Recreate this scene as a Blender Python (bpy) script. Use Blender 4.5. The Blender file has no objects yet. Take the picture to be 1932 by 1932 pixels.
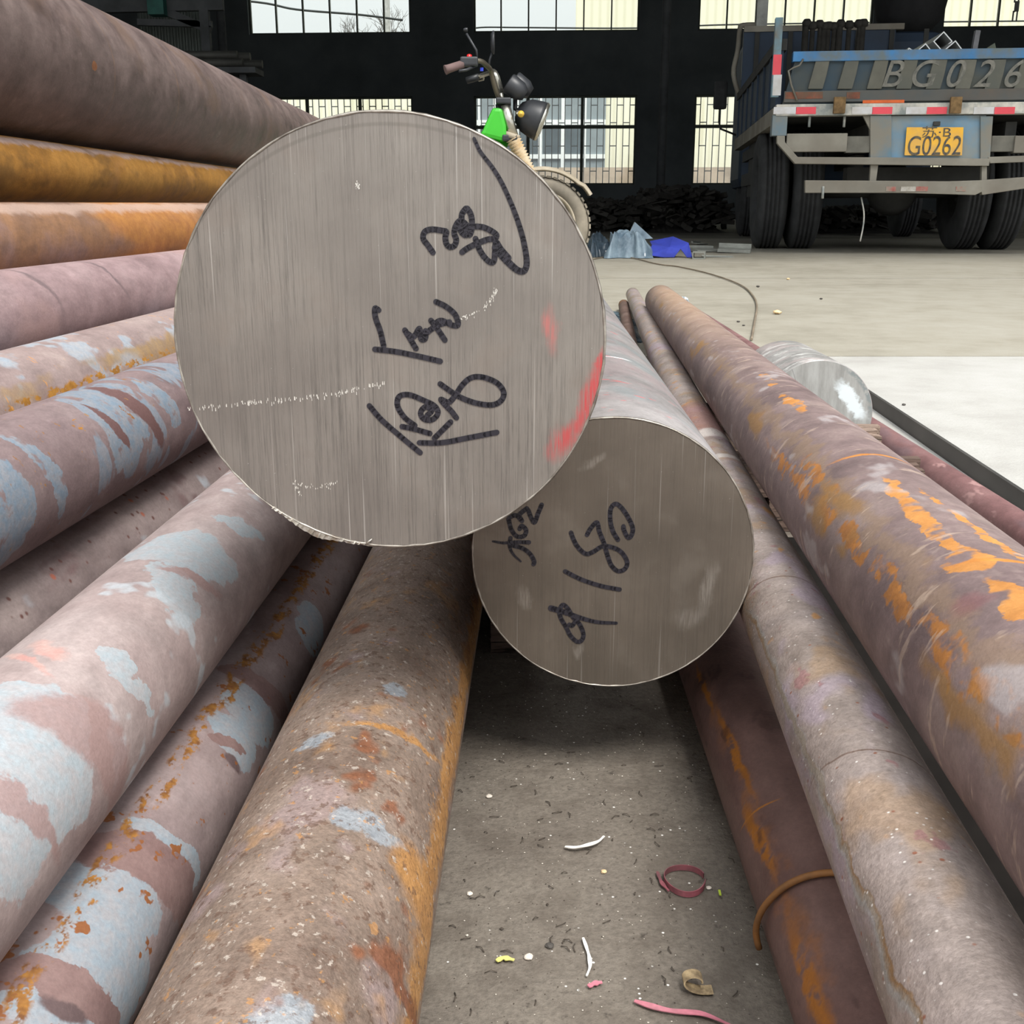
import bpy, bmesh, math, random
from mathutils import Vector, Matrix, Euler
random.seed(7)
sc = bpy.context.scene
C = sc.collection
PI = math.pi

# ------------------------------------------------------------------ camera
F_PX, HORIZON, CAM_H = 2080.0, 385.0, 0.38
PITCH = math.atan((966 - HORIZON) / F_PX)
cam = bpy.data.cameras.new('camera')
cam.sensor_width = 36.0
cam.lens = 36.0 * F_PX / 1932.0
cam.clip_start = 0.01
cam.clip_end = 400
co = bpy.data.objects.new('camera', cam)
co.location = (0, 0, CAM_H)
co.rotation_euler = (PI / 2 - PITCH, 0, 0)
C.objects.link(co)
sc.camera = co

# ------------------------------------------------------------------ sky, sun, exposure
SKY_COL, SKY_ZENITH, SKY_HORIZON = (0.95, 0.98, 1.0), 1.60, 0.62      # overcast: brightest overhead, falling off evenly to the horizon
SUN_STR, SUN_ANGLE = 2.8, 20.0
SUN_DIR = Vector((-0.28, 0.60, -1.0))          # hazy sun, high up behind the viewer's right shoulder
w = bpy.data.worlds.new('overcast_sky')
sc.world = w
w.use_nodes = True
bg = w.node_tree.nodes['Background']
bg.inputs[0].default_value = (*SKY_COL, 1)
_tc = w.node_tree.nodes.new('ShaderNodeTexCoord'); _sx = w.node_tree.nodes.new('ShaderNodeSeparateXYZ'); _mr = w.node_tree.nodes.new('ShaderNodeMapRange')
w.node_tree.links.new(_tc.outputs['Generated'], _sx.inputs[0]); w.node_tree.links.new(_sx.outputs[2], _mr.inputs['Value'])
_mr.inputs['To Min'].default_value = SKY_HORIZON; _mr.inputs['To Max'].default_value = SKY_ZENITH
w.node_tree.links.new(_mr.outputs[0], bg.inputs[1])
sun = bpy.data.lights.new('hazy_sun', 'SUN')
sun.energy = SUN_STR
sun.angle = math.radians(SUN_ANGLE)
sun.color = (1.0, 0.965, 0.91)
so = bpy.data.objects.new('hazy_sun', sun)
so.rotation_euler = SUN_DIR.to_track_quat('-Z', 'Y').to_euler()
so.location = (3, -2, 8)
C.objects.link(so)
sc.view_settings.view_transform = 'Standard'
sc.view_settings.look = 'None'
sc.view_settings.gamma = 1
sc.view_settings.use_curve_mapping = False
sc.view_settings.exposure = 0.6
sc.cycles.adaptive_threshold = 0.04
sc.cycles.max_bounces = 5
sc.cycles.diffuse_bounces = 2
sc.cycles.glossy_bounces = 2

# ------------------------------------------------------------------ geometry of the view (used to place things at real distances)
CAMP = Vector((0, 0, CAM_H))
FW = Vector((0, math.cos(PITCH), -math.sin(PITCH)))
UP = Vector((0, math.sin(PITCH), math.cos(PITCH)))
def ray(x, y):
    return FW + Vector((1, 0, 0)) * ((x - 966) / F_PX) + UP * ((966 - y) / F_PX)
def atY(x, y, Y):
    d = ray(x, y)
    return CAMP + d * (Y / d.y)
def ground(x, y, z=0.0):
    d = ray(x, y)
    return CAMP + d * ((z - CAM_H) / d.z)
def on_plane(x, y, p0, n):
    d = ray(x, y)
    return CAMP + d * ((p0 - CAMP).dot(n) / d.dot(n))

# ------------------------------------------------------------------ object helpers
ALB = 1.0                                   # photograph colours -> reflectance under this sky
def lin(c):
    return tuple(ALB * ((v / 255) / 12.92 if v / 255 <= 0.04045 else ((v / 255 + 0.055) / 1.055) ** 2.4) for v in c)
def tag(o, label=None, cat=None, group=None, kind=None):
    if label: o['label'] = label
    if cat: o['category'] = cat
    if group: o['group'] = group
    if kind: o['kind'] = kind
    return o
def empty(name, loc, rz=0.0):
    o = bpy.data.objects.new(name, None)
    o.location = loc
    o.rotation_euler = (0, 0, rz)
    o.empty_display_size = 0.1
    C.objects.link(o)
    return o
def link(name, me, mat, parent=None, loc=None, rot=None):
    if mat is not None and not me.materials:
        me.materials.append(mat)
    o = bpy.data.objects.new(name, me)
    C.objects.link(o)
    if parent is not None:
        o.parent = parent
    if loc is not None: o.location = loc
    if rot is not None: o.rotation_euler = rot
    return o

class MB:
    """collects boxes, bars, tubes, prisms; build() links them as one mesh object"""
    def __init__(s):
        s.v = []; s.f = []; s.sm = []
    def add(s, vs, fs, smooth=False):
        n = len(s.v)
        s.v += [tuple(v) for v in vs]
        s.f += [tuple(i + n for i in f) for f in fs]
        s.sm += [smooth] * len(fs)
        return s
    def box(s, lo, hi):
        x0, y0, z0 = lo; x1, y1, z1 = hi
        vs = [(x0,y0,z0),(x1,y0,z0),(x1,y1,z0),(x0,y1,z0),(x0,y0,z1),(x1,y0,z1),(x1,y1,z1),(x0,y1,z1)]
        return s.add(vs, [(0,3,2,1),(4,5,6,7),(0,1,5,4),(1,2,6,5),(2,3,7,6),(3,0,4,7)])
    def bar(s, a, b, w, h, up=(0, 0, 1)):
        a = Vector(a); b = Vector(b); d = (b - a).normalized()
        u = Vector(up)
        if abs(d.dot(u)) > 0.97: u = Vector((1, 0, 0))
        r = d.cross(u).normalized() * (w / 2); t = r.cross(d).normalized() * (h / 2)
        vs = [a-r-t, a+r-t, a+r+t, a-r+t, b-r-t, b+r-t, b+r+t, b-r+t]
        return s.add(vs, [(0,1,2,3),(4,7,6,5),(0,4,5,1),(1,5,6,2),(2,6,7,3),(3,7,4,0)])
    def tube(s, pts, r, n=12, cap=True):
        pts = [Vector(p) for p in pts]
        rs = r if isinstance(r, (list, tuple)) else [r] * len(pts)
        rings = []; prev = None
        for i, p in enumerate(pts):
            d = ((pts[i+1] if i < len(pts)-1 else p) - (pts[i-1] if i else p)).normalized()
            u = prev if prev is not None else (Vector((0,0,1)) if abs(d.z) < 0.9 else Vector((1,0,0)))
            a = (u - d * u.dot(d)).normalized(); prev = a
            b = d.cross(a)
            rings.append([p + (a * math.cos(2*PI*k/n) + b * math.sin(2*PI*k/n)) * rs[i] for k in range(n)])
        vs = [v for rg in rings for v in rg]; fs = []
        for i in range(len(pts)-1):
            for k in range(n):
                fs.append((i*n+k, i*n+(k+1)%n, (i+1)*n+(k+1)%n, (i+1)*n+k))
        s.add(vs, fs, True)
        if cap:
            m = len(s.v) - len(vs)
            s.f += [tuple(m + k for k in reversed(range(n))), tuple(m + (len(pts)-1)*n + k for k in range(n))]
            s.sm += [False, False]
        return s
    def lathe(s, prof, n=32, axis='Z', origin=(0, 0, 0), close=False):
        vs = []; fs = []
        for (r, h) in prof:
            for k in range(n):
                a = 2*PI*k/n
                p = (r*math.cos(a), r*math.sin(a), h)
                if axis == 'X': p = (p[2], p[0], p[1])
                if axis == 'Y': p = (p[0], p[2], p[1])
                vs.append((p[0]+origin[0], p[1]+origin[1], p[2]+origin[2]))
        m = len(prof)
        for i in range(m if close else m-1):
            j = (i+1) % m
            for k in range(n):
                fs.append((i*n+k, i*n+(k+1)%n, j*n+(k+1)%n, j*n+k))
        return s.add(vs, fs, True)
    def prism(s, poly, d0, d1, frame=None):
        """polygon in (x,z) extruded along y from d0 to d1; frame maps (x,y,z)->point"""
        fr = frame or (lambda x, y, z: (x, y, z))
        n = len(poly)
        vs = [fr(x, d0, z) for x, z in poly] + [fr(x, d1, z) for x, z in poly]
        fs = [tuple(range(n)), tuple(reversed(range(n, 2*n)))]
        fs += [(i, i+n, (i+1)%n+n, (i+1)%n) for i in range(n)]
        return s.add(vs, fs)
    def build(s, name, mat, parent=None, loc=None, rot=None, bevel=0.0, recalc=True):
        me = bpy.data.meshes.new(name)
        me.from_pydata(s.v, [], s.f)
        me.polygons.foreach_set('use_smooth', s.sm)
        if recalc or bevel:
            bm = bmesh.new(); bm.from_mesh(me)
            bmesh.ops.recalc_face_normals(bm, faces=bm.faces)
            if bevel:
                es = [e for e in bm.edges if len(e.link_faces) == 2 and e.calc_face_angle(0) > 0.6]
                bmesh.ops.bevel(bm, geom=es, offset=bevel, segments=2, affect='EDGES', profile=0.6)
            bm.to_mesh(me); bm.free()
        me.update()
        return link(name, me, mat, parent, loc, rot)

def copy_tree(o, parent=None):
    c = o.copy(); C.objects.link(c); c.parent = parent
    for ch in list(o.children): copy_tree(ch, c)
    return c

def catmull(pts, n=6):
    P = [Vector(p) for p in pts]
    if len(P) < 3: return P
    P = [P[0]*2 - P[1]] + P + [P[-1]*2 - P[-2]]
    out = []
    for i in range(1, len(P)-2):
        for k in range(n):
            t = k / n
            a, b, c, d = P[i-1], P[i], P[i+1], P[i+2]
            out.append(0.5*((2*b) + (c-a)*t + (2*a-5*b+4*c-d)*t*t + (3*b-a-3*c+d)*t**3))
    out.append(P[-2])
    return out

# ------------------------------------------------------------------ material helpers
class NT:
    def __init__(s, name):
        s.m = bpy.data.materials.new(name); s.m.use_nodes = True
        s.t = s.m.node_tree; s.n = s.t.nodes; s.l = s.t.links
        s.b = s.n['Principled BSDF']
        s.o = s.n['Material Output']
        s.cache = {}
    def put(s, sock, v):
        if v is None: return
        if hasattr(v, 'links') or hasattr(v, 'is_linked'):
            s.l.new(v, sock)
        else:
            try: sock.default_value = v
            except Exception:
                sock.default_value = (*v, 1) if len(v) == 3 else v
    def math(s, op, a, b=None, c=None, clamp=False):
        n = s.n.new('ShaderNodeMath'); n.operation = op; n.use_clamp = clamp
        s.put(n.inputs[0], a)
        if b is not None: s.put(n.inputs[1], b)
        if c is not None: s.put(n.inputs[2], c)
        return n.outputs[0]
    def vmath(s, op, a, b=None, scale=None):
        n = s.n.new('ShaderNodeVectorMath'); n.operation = op
        s.put(n.inputs[0], a)
        if b is not None: s.put(n.inputs[1], b)
        if scale is not None: s.put(n.inputs['Scale'], scale)
        return n.outputs['Value'] if op in ('LENGTH', 'DOT_PRODUCT', 'DISTANCE') else n.outputs[0]
    def coord(s, which='Object'):
        n = s.n.new('ShaderNodeTexCoord'); return n.outputs[which]
    def mapping(s, vec, loc=(0,0,0), rot=(0,0,0), scale=(1,1,1), kind='POINT'):
        n = s.n.new('ShaderNodeMapping'); n.vector_type = kind
        s.put(n.inputs['Vector'], vec)
        n.inputs['Location'].default_value = loc
        n.inputs['Rotation'].default_value = rot
        n.inputs['Scale'].default_value = scale
        return n.outputs[0]
    def noise(s, vec, scale, detail=4, rough=0.55, color=False, dist=0.0, dim='3D'):
        key = (vec.as_pointer() if hasattr(vec, 'as_pointer') else None, scale, detail, rough, dim)
        if key[0] and key in s.cache: return s.cache[key].outputs['Color' if color else 'Fac']
        n = s.n.new('ShaderNodeTexNoise'); n.noise_dimensions = dim
        s.put(n.inputs['W' if dim == '1D' else 'Vector'], vec)
        n.inputs['Scale'].default_value = scale; n.inputs['Detail'].default_value = detail
        n.inputs['Roughness'].default_value = rough; n.inputs['Distortion'].default_value = dist
        s.cache[key] = n
        return n.outputs['Color' if color else 'Fac']
    def ramp(s, fac, stops, interp='LINEAR'):
        n = s.n.new('ShaderNodeValToRGB'); s.put(n.inputs[0], fac)
        e = n.color_ramp.elements; n.color_ramp.interpolation = interp
        while len(e) < len(stops): e.new(0.5)
        for i, (p, c) in enumerate(stops):
            e[i].position = p
            e[i].color = (*c, 1) if isinstance(c, (tuple, list)) else (c, c, c, 1)
        return n.outputs[0]
    def mr(s, v, a, b, lo=0.0, hi=1.0, smooth=False):
        n = s.n.new('ShaderNodeMapRange')
        n.interpolation_type = 'SMOOTHSTEP' if smooth else 'LINEAR'
        s.put(n.inputs['Value'], v)
        n.inputs['From Min'].default_value = a; n.inputs['From Max'].default_value = b
        n.inputs['To Min'].default_value = lo; n.inputs['To Max'].default_value = hi
        return n.outputs[0]
    def mix(s, fac, a, b, mode='MIX'):
        n = s.n.new('ShaderNodeMix'); n.data_type = 'RGBA'; n.blend_type = mode
        s.put(n.inputs[0], fac); s.put(n.inputs[6], a); s.put(n.inputs[7], b)
        return n.outputs[2]
    def bump(s, h, strength=0.3, dist=0.001):
        n = s.n.new('ShaderNodeBump'); n.inputs['Strength'].default_value = strength
        n.inputs['Distance'].default_value = dist
        s.put(n.inputs['Height'], h); s.l.new(n.outputs[0], s.b.inputs['Normal'])
    def sep(s, v):
        n = s.n.new('ShaderNodeSeparateXYZ'); s.put(n.inputs[0], v); return n.outputs
    def comb(s, x, y, z=0.0):
        n = s.n.new('ShaderNodeCombineXYZ')
        s.put(n.inputs[0], x); s.put(n.inputs[1], y); s.put(n.inputs[2], z); return n.outputs[0]
    def out(s, color=None, rough=None, metal=None, spec=None):
        s.put(s.b.inputs['Base Color'], color); s.put(s.b.inputs['Roughness'], rough)
        s.put(s.b.inputs['Metallic'], metal)
        if spec is not None: s.b.inputs['Specular IOR Level'].default_value = spec
        return s.m

def plain(name, c, rough=0.7, metal=0.0, var=0.12, scale=8.0, c2=None, bump=0.0, spec=None, dust=None):
    t = NT(name); o = t.coord()
    f = t.noise(o, scale, 5, 0.6)
    a = lin(c); b = lin(c2) if c2 else tuple(v * (1 - 2*var) for v in a)
    hi = a if c2 else tuple(min(1, v * (1 + var)) for v in a)
    col = t.ramp(f, [(0.35, b), (0.65, hi)])
    if dust:
        col = t.mix(t.mr(t.noise(o, scale*0.6, 4, 0.6), 0.42, 0.62), col, (*lin(dust), 1))
    if bump: t.bump(t.noise(o, scale*8, 4), bump, 0.002)
    return t.out(col, rough, metal, spec)

# ================================================================== round bars
class Bar:
    """a round bar: axis through (x7, .7, z7) with slopes dx, dz per metre of y"""
    def __init__(s, x7, z7, dx, dz, r, y0, y1):
        s.r = r
        s.d = Vector((dx, 1, dz)).normalized()
        s.p0 = Vector((x7 + dx*(y0-0.7), y0, z7 + dz*(y0-0.7)))
        s.L = (y1 - y0) * Vector((dx, 1, dz)).length
        zl = s.d
        up = (Vector((0,0,1)) - zl*zl.z).normalized()
        s.up = up; s.right = zl.cross(up).normalized()
        s.M = Matrix((( -s.right.x, up.x, zl.x, s.p0.x), (-s.right.y, up.y, zl.y, s.p0.y), (-s.right.z, up.z, zl.z, s.p0.z), (0,0,0,1)))
    def uv(s, px, py):
        """where a line of sight meets the surface: (metres round from the top, metres along)"""
        d = ray(px, py).normalized(); o = CAMP - s.p0
        dd = d - s.d*d.dot(s.d); oo = o - s.d*o.dot(s.d)
        a = dd.dot(dd); b = 2*dd.dot(oo); c = oo.dot(oo) - s.r**2
        D = b*b - 4*a*c
        t = (-b - math.sqrt(max(D, 0))) / (2*a)
        p = o + d*t
        return (math.atan2(p.dot(s.right), p.dot(s.up)) * s.r, p.dot(s.d))
    def face(s, px, py):
        """line of sight on the near end face: (right, up) metres"""
        p = on_plane(px, py, s.p0, s.d) - s.p0
        return (p.dot(s.right), p.dot(s.up))

def bar_mesh(name, b, n=72, caps=True, edge=0.0015, jit=0.0, near_open=False):
    rnd = random.Random(name)
    zs = [0.0, edge]
    k = max(6, int(b.L / 0.25))
    zs += [edge + (b.L - 2*edge) * i / k for i in range(1, k)] + [b.L - edge, b.L]
    vs = []; fs = []; uvs = []
    jj = [[rnd.uniform(-jit, jit) for _ in range(n)] for _ in range(2)]
    for i, z in enumerate(zs):
        rr = b.r - (edge if i in (0, len(zs)-1) else 0)
        for q in range(n + 1):
            th = -PI + 2*PI*q/n
            r_ = rr + (jj[0][q % n] if i == 0 else 0)
            vs.append((-r_*math.sin(th), r_*math.cos(th), z))
    m = n + 1
    for i in range(len(zs)-1):
        for q in range(n):
            fs.append((i*m+q, i*m+q+1, (i+1)*m+q+1, (i+1)*m+q))
    sm = [True]*len(fs)
    nb = len(fs)
    if caps:
        if not near_open:
            fs.append(tuple(q for q in range(n))); sm.append(False)
        fs.append(tuple((len(zs)-1)*m + q for q in reversed(range(n)))); sm.append(False)
    me = bpy.data.meshes.new(name)
    me.from_pydata(vs, [], fs)
    me.polygons.foreach_set('use_smooth', sm)
    ul = me.uv_layers.new(name='uv')
    for p in me.polygons:
        for li in p.loop_indices:
            vi = me.loops[li].vertex_index
            i, q = divmod(vi, m)
            th = -PI + 2*PI*q/n
            if p.index < nb: ul.data[li].uv = (th*b.r, zs[i])
            else: ul.data[li].uv = (vs[vi][0]*-1, vs[vi][1])
    # consistent outward normals
    bm = bmesh.new(); bm.from_mesh(me)
    for f in bm.faces:
        c = f.calc_center_median(); nrm = f.normal
        if abs(nrm.z) > 0.9:
            if (c.z < b.L/2) == (nrm.z > 0): f.normal_flip()
        elif nrm.x*c.x + nrm.y*c.y < 0: f.normal_flip()
    bm.to_mesh(me); bm.free(); me.update()
    return me

def make_bar(name, b, mat, label, group=None, cat='steel bar', **k):
    me = bar_mesh(name, b, **k)
    o = link(name, me, mat)
    o.matrix_world = b.M
    tag(o, label, cat, group)
    return o

def steel_mat(name, base, patches=(), grain=1.0, rough=0.62, metal=0.25, fine=0.10, spiral=0.10, speck=None, bump=0.25, seed=0.0, sparkle=0.0):
    """weathered mill surface. base: list of colours, patches: dicts
       col/col2, blobs=[(u,v,su,sv,rot)], or noise=(scale,lo,hi,stretch), wob (edge wander in m), soft, fac, tex"""
    t = NT(name)
    uv = t.coord('UV'); ob = t.coord('Object')
    ob = t.vmath('ADD', ob, (seed, seed*1.7, seed*0.3))
    x, y, z = t.sep(uv)
    n1 = t.noise(ob, 9*grain, 4, 0.66)
    cs = [lin(c) for c in base]
    k = len(cs)
    col = t.ramp(n1, [(0.32 + 0.36*i/max(1, k-1), c) for i, c in enumerate(cs)])
    m2 = t.noise(t.vmath('MULTIPLY', ob, (1, 1, .6)), 46, 3, 0.74)
    col = t.mix(1.0, col, t.ramp(m2, [(0.34, .80), (0.56, 1.0)]), 'MULTIPLY')
    col = t.mix(t.mr(m2, .60, .74, 0, .45), col, (*[min(1, v*1.25) for v in cs[-1]], 1))
    # rolling marks winding round the bar
    wv = t.math('ADD', t.math('MULTIPLY', y, 55.0), t.math('MULTIPLY', x, 30.0))
    sp = t.noise(wv, 1.0, 3, 0.75, dim='1D')
    sp2 = t.noise(t.comb(t.math('MULTIPLY', x, 14.0), t.math('ADD', t.math('MULTIPLY', y, 60.0), t.math('MULTIPLY', x, 36.0))), 1.0, 3, 0.68)
    col = t.mix(1.0, col, t.ramp(t.math('ADD', t.math('MULTIPLY', sp, 0.5), t.math('MULTIPLY', sp2, 0.5)), [(0.3, 1 - spiral*1.6), (0.7, min(1.0, 1 + 0*spiral))]), 'MULTIPLY')
    wob1 = t.noise(ob, 26, 2, 0.65, color=True)
    wob2 = t.noise(ob, 120, 3, 0.75, color=True)
    wc = {}
    for i, p in enumerate(patches):
        wob = p.get('wob', 0.012)
        if wob in wc: vec = wc[wob]
        else:
          d = t.vmath('ADD', t.vmath('SCALE', t.vmath('SUBTRACT', wob1, (0.5, 0.5, 0.5)), scale=wob*2.2),
                    t.vmath('SCALE', t.vmath('SUBTRACT', wob2, (0.5, 0.5, 0.5)), scale=wob*0.9))
          vec = wc[wob] = t.vmath('ADD', uv, d)
        if 'blobs' in p:
            m = None
            for (u, v, su, sv, rot) in p['blobs']:
                q = t.vmath('LENGTH', t.vmath('MULTIPLY', t.mapping(vec, (u, v, 0), (0, 0, rot), (su, sv, 1), 'TEXTURE'), (1, 1, 0)))
                m = q if m is None else t.math('MINIMUM', m, q)
            s_ = p.get('soft', 0.12)
            mask = t.mr(m, 1.0, 1.0 - s_, 0.0, 1.0, True)
        else:
            scl, lo, hi, st = p['noise']
            nv = t.noise(t.vmath('MULTIPLY', t.vmath('ADD', ob, (p.get('off', 3.1*(i+1)),)*3), (1, 1, st)), scl, 3, p.get('nr', 0.68))
            mask = t.mr(nv, lo, hi, 0, 1, True)
        if 'band' in p:                       # only near one line along the bar: (u0, halfwidth)
            u0, hw = p['band']
            dist = t.math('ABSOLUTE', t.math('SUBTRACT', t.sep(vec)[0], u0))
            mask = t.math('MULTIPLY', mask, t.mr(dist, hw, hw*0.55, 0, 1, True))
        if 'tex' in p:                        # broken by fine noise
            sc_, lo, hi = p['tex']
            mask = t.math('MULTIPLY', mask, t.mr(t.noise(ob, sc_, 3, 0.68), lo, hi, 0, 1, True))
        if 'fac' in p: mask = t.math('MULTIPLY', mask, p['fac'])
        c1 = lin(p['col']); c2 = lin(p.get('col2', p['col']))
        pc = (*c1, 1) if 'col2' not in p else t.ramp(t.noise(ob, p.get('cs', 60), 2, 0.7), [(0.35, c1), (0.65, c2)])
        col = t.mix(mask, col, pc)
    if speck:
        for (c, scl, thr) in speck:
            v = t.n.new('ShaderNodeTexVoronoi'); v.inputs['Scale'].default_value = scl
            t.put(v.inputs['Vector'], ob)
            near = t.mr(v.outputs['Distance'], 0.30, 0.16, 0, 1)
            pick = t.mr(t.sep(v.outputs['Color'])[0], thr, thr + 0.02, 0, 1)
            col = t.mix(t.math('MULTIPLY', near, pick), col, (*lin(c), 1))
    fn = t.noise(ob, 420, 3, 0.75)
    col = t.mix(1.0, col, t.ramp(fn, [(0.3, 1 - fine*2), (0.72, 1.0)]), 'MULTIPLY')
    # a few pale scratches
    sx = t.noise(t.vmath('MULTIPLY', t.comb(t.math('ADD', x, t.math('MULTIPLY', y, 0.25)), t.math('SUBTRACT', y, t.math('MULTIPLY', x, 0.4))), (160, 900, 1)), 1.0, 2, 0.5)
    col = t.mix(t.mr(sx, 0.79, 0.84, 0, 0.4), col, (0.62, 0.6, 0.58, 1))
    r_ = t.mr(n1, 0.3, 0.7, rough - 0.10, rough + 0.12)
    if sparkle:
        r_ = t.math('SUBTRACT', r_, t.mr(t.noise(ob, 300, 3), 0.55, 0.7, 0, sparkle))
    hgt = t.math('ADD', t.math('MULTIPLY', fn, 0.5), t.math('MULTIPLY', t.noise(ob, 120, 3, 0.75), 1.0))
    t.bump(hgt, bump, 0.0012)
    return t.out(col, r_, metal, 0.4)

BARS = {}
def B(key, *a):
    BARS[key] = Bar(*a); return BARS[key]
#        x7     z7    dx      dz     r     y0    y1
B('L1', -.732, .591, -.0173, 0, .120, -.60, 5.2)
B('L2', -.681, .426, -.0168, 0, .044, -.62, 4.4)
B('L3', -.614, .337, .090, 0, .045, -.55, 2.0)
B('L4', -.533, .270, .078, 0, .048, -.58, 2.0)
B('L5', -.4295, .219, .068, 0, .045, -.48, 2.6)
B('L6', -.342, .197, .068, 0, .045, -.45, 2.6)
B('L7', -.348, .106, .062, 0, .0455, -.55, 1.9)
B('L8', -.220, .127, .036, 0, .045, -.35, 3.3)
B('L9', -.197, .042, .042, 0, .042, -.45, 1.8)
B('L10', -.085, .055, .028, 0, .055, -.30, 3.3)
B('R1', .231, .182, .0795, -.0293, .045, -.35, 3.3)
B('R2', .177, .128, .0805, -.025, .0265, -.30, 4.45)
B('R3', .163, .034, .0114, 0, .034, -.25, 1.25)
B('R4', .568, .022, .015, 0, .022, .30, 4.0)
B('R7', .128, .020, .083, 0, .019, 1.45, 4.15)
def P(k, px, py): return BARS[k].uv(px, py)
def bl(k, px, py, su, sv, rot=0.0):
    u, v = P(k, px, py); return (u, v, su, sv, rot)

ORG, ORG2 = (206, 142, 66), (176, 112, 52)
BLUE, BLUE2 = (158, 172, 184), (182, 192, 200)
M = {}
M['L1'] = steel_mat('dark_mill_scale', [(98, 83, 80), (123, 106, 102), (138, 121, 116)], [
    dict(col=(150, 118, 92), col2=(120, 98, 84), blobs=[(0.05, P('L1', 210, 130)[1], .5, .004, .12), (0.05, P('L1', 330, 150)[1], .5, .005, .12)], wob=.006, soft=.9, fac=.6),
    dict(col=(124, 100, 84), noise=(7, .54, .70, .7), fac=.5),
    dict(col=(154, 104, 70), col2=(130, 84, 58), blobs=[bl('L1', 178, 124, .008, .012)], wob=.006),
    dict(col=(76, 66, 65), noise=(11, .58, .70, .5), fac=.3)], rough=.55, spiral=.08, seed=1)
M['L2'] = steel_mat('ochre_rust', [(154, 108, 54), (184, 132, 62), (196, 144, 72)], [
    dict(col=(190, 164, 152), col2=(174, 148, 138), blobs=[(P('L2', 200, 288)[0], 1.6, .014, 4, 0)], wob=.012, soft=.7),
    dict(col=(178, 128, 72), noise=(10, .54, .62, .4), fac=.6),
    dict(col=(108, 80, 46), noise=(14, .55, .7, .5), fac=.6)], spiral=.12, seed=2)
M['L3'] = steel_mat('orange_rust', [(138, 108, 92), (162, 122, 92), (152, 122, 112)], [
    dict(col=(190, 132, 70), col2=(168, 112, 62), noise=(6, .47, .58, .35), fac=.85),
    dict(col=(188, 162, 148), blobs=[(P('L3', 150, 398)[0] - .008, 1.6, .016, 4, 0)], wob=.010, soft=.7, fac=.8),
    dict(col=(168, 112, 48), blobs=[(P('L3', 170, 505)[0], 1.6, .0022, 4, 0)], wob=.003, soft=.6, fac=.9),
    dict(col=(92, 72, 64), blobs=[(P('L3', 170, 512)[0], 1.6, .012, 4, 0)], wob=.01, soft=.8, fac=.6)], spiral=.14, seed=3)
M['L4'] = steel_mat('pink_oxide', [(148, 124, 125), (165, 140, 141), (174, 151, 151)], [
    dict(col=(106, 92, 94), blobs=[(.03, P('L4', 110, 605)[1], .06, .007, .35), (.03, P('L4', 235, 570)[1], .06, .005, .35)], wob=.012, soft=.8, fac=.7),
    dict(col=(180, 150, 146), noise=(8, .55, .68, .6), fac=.6)], spiral=.06, seed=4)
M['L5'] = steel_mat('mauve_scale_a', [(158, 138, 136), (170, 151, 147), (178, 162, 156)], [
    dict(col=(158, 170, 182), col2=(172, 174, 178), cs=130, noise=(15, .53, .58, .8), fac=.9),
    dict(col=(150, 126, 98), col2=(170, 140, 96), noise=(13, .42, .58, .4), band=(P('L5', 130, 720)[0], .016), fac=.85),
    dict(col=(190, 138, 62), col2=(158, 110, 44), noise=(120, .48, .56, .5), band=(P('L5', 130, 732)[0] + .002, .008), wob=.006),
    dict(col=(206, 150, 92), noise=(60, .66, .69, 2.5), fac=.8)], spiral=.08, seed=5)
M['L6'] = steel_mat('mauve_scale_b', [(122, 104, 106), (142, 123, 123), (152, 135, 134)], [
    dict(col=(128, 142, 156), col2=(146, 150, 158), cs=130, noise=(11, .60, .63, 2.2), fac=.9, nr=.55),
    dict(col=(126, 142, 157), col2=(146, 148, 154), cs=130, tex=(55, .34, .46), blobs=[bl('L6', 222, 760, .034, .045, .5), bl('L6', 240, 830, .03, .03, .3), bl('L6', 95, 890, .04, .012, .3), bl('L6', 305, 750, .03, .012, .4), bl('L6', 8, 940, .05, .03, .2)], wob=.016, soft=.08),
    dict(col=(112, 84, 82), blobs=[bl('L6', 265, 770, .05, .012, .4), bl('L6', 215, 800, .028, .006, .4)], wob=.01, soft=.2),
    dict(col=(174, 130, 70), col2=(140, 96, 56), noise=(90, .66, .70, 1.5), fac=.8),
    dict(col=(184, 132, 58), col2=(150, 96, 46), blobs=[bl('L6', 82, 827, .004, .004, 0), bl('L6', 148, 800, .004, .006, .5), bl('L6', 246, 780, .010, .0025, .3)], wob=.014, tex=(120, .45, .55))], spiral=.06, seed=6.5)
M['L7'] = steel_mat('grey_speckled_scale', [(140, 124, 122), (160, 144, 142), (176, 160, 156)], [
    dict(col=(184, 190, 198), noise=(14, .58, .64, .7), fac=.8),
    dict(col=(124, 98, 98), noise=(17, .6, .68, .6), fac=.7)], speck=[((116, 82, 76), 130, .82), ((180, 110, 90), 90, .93)], spiral=.05, seed=7)
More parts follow.
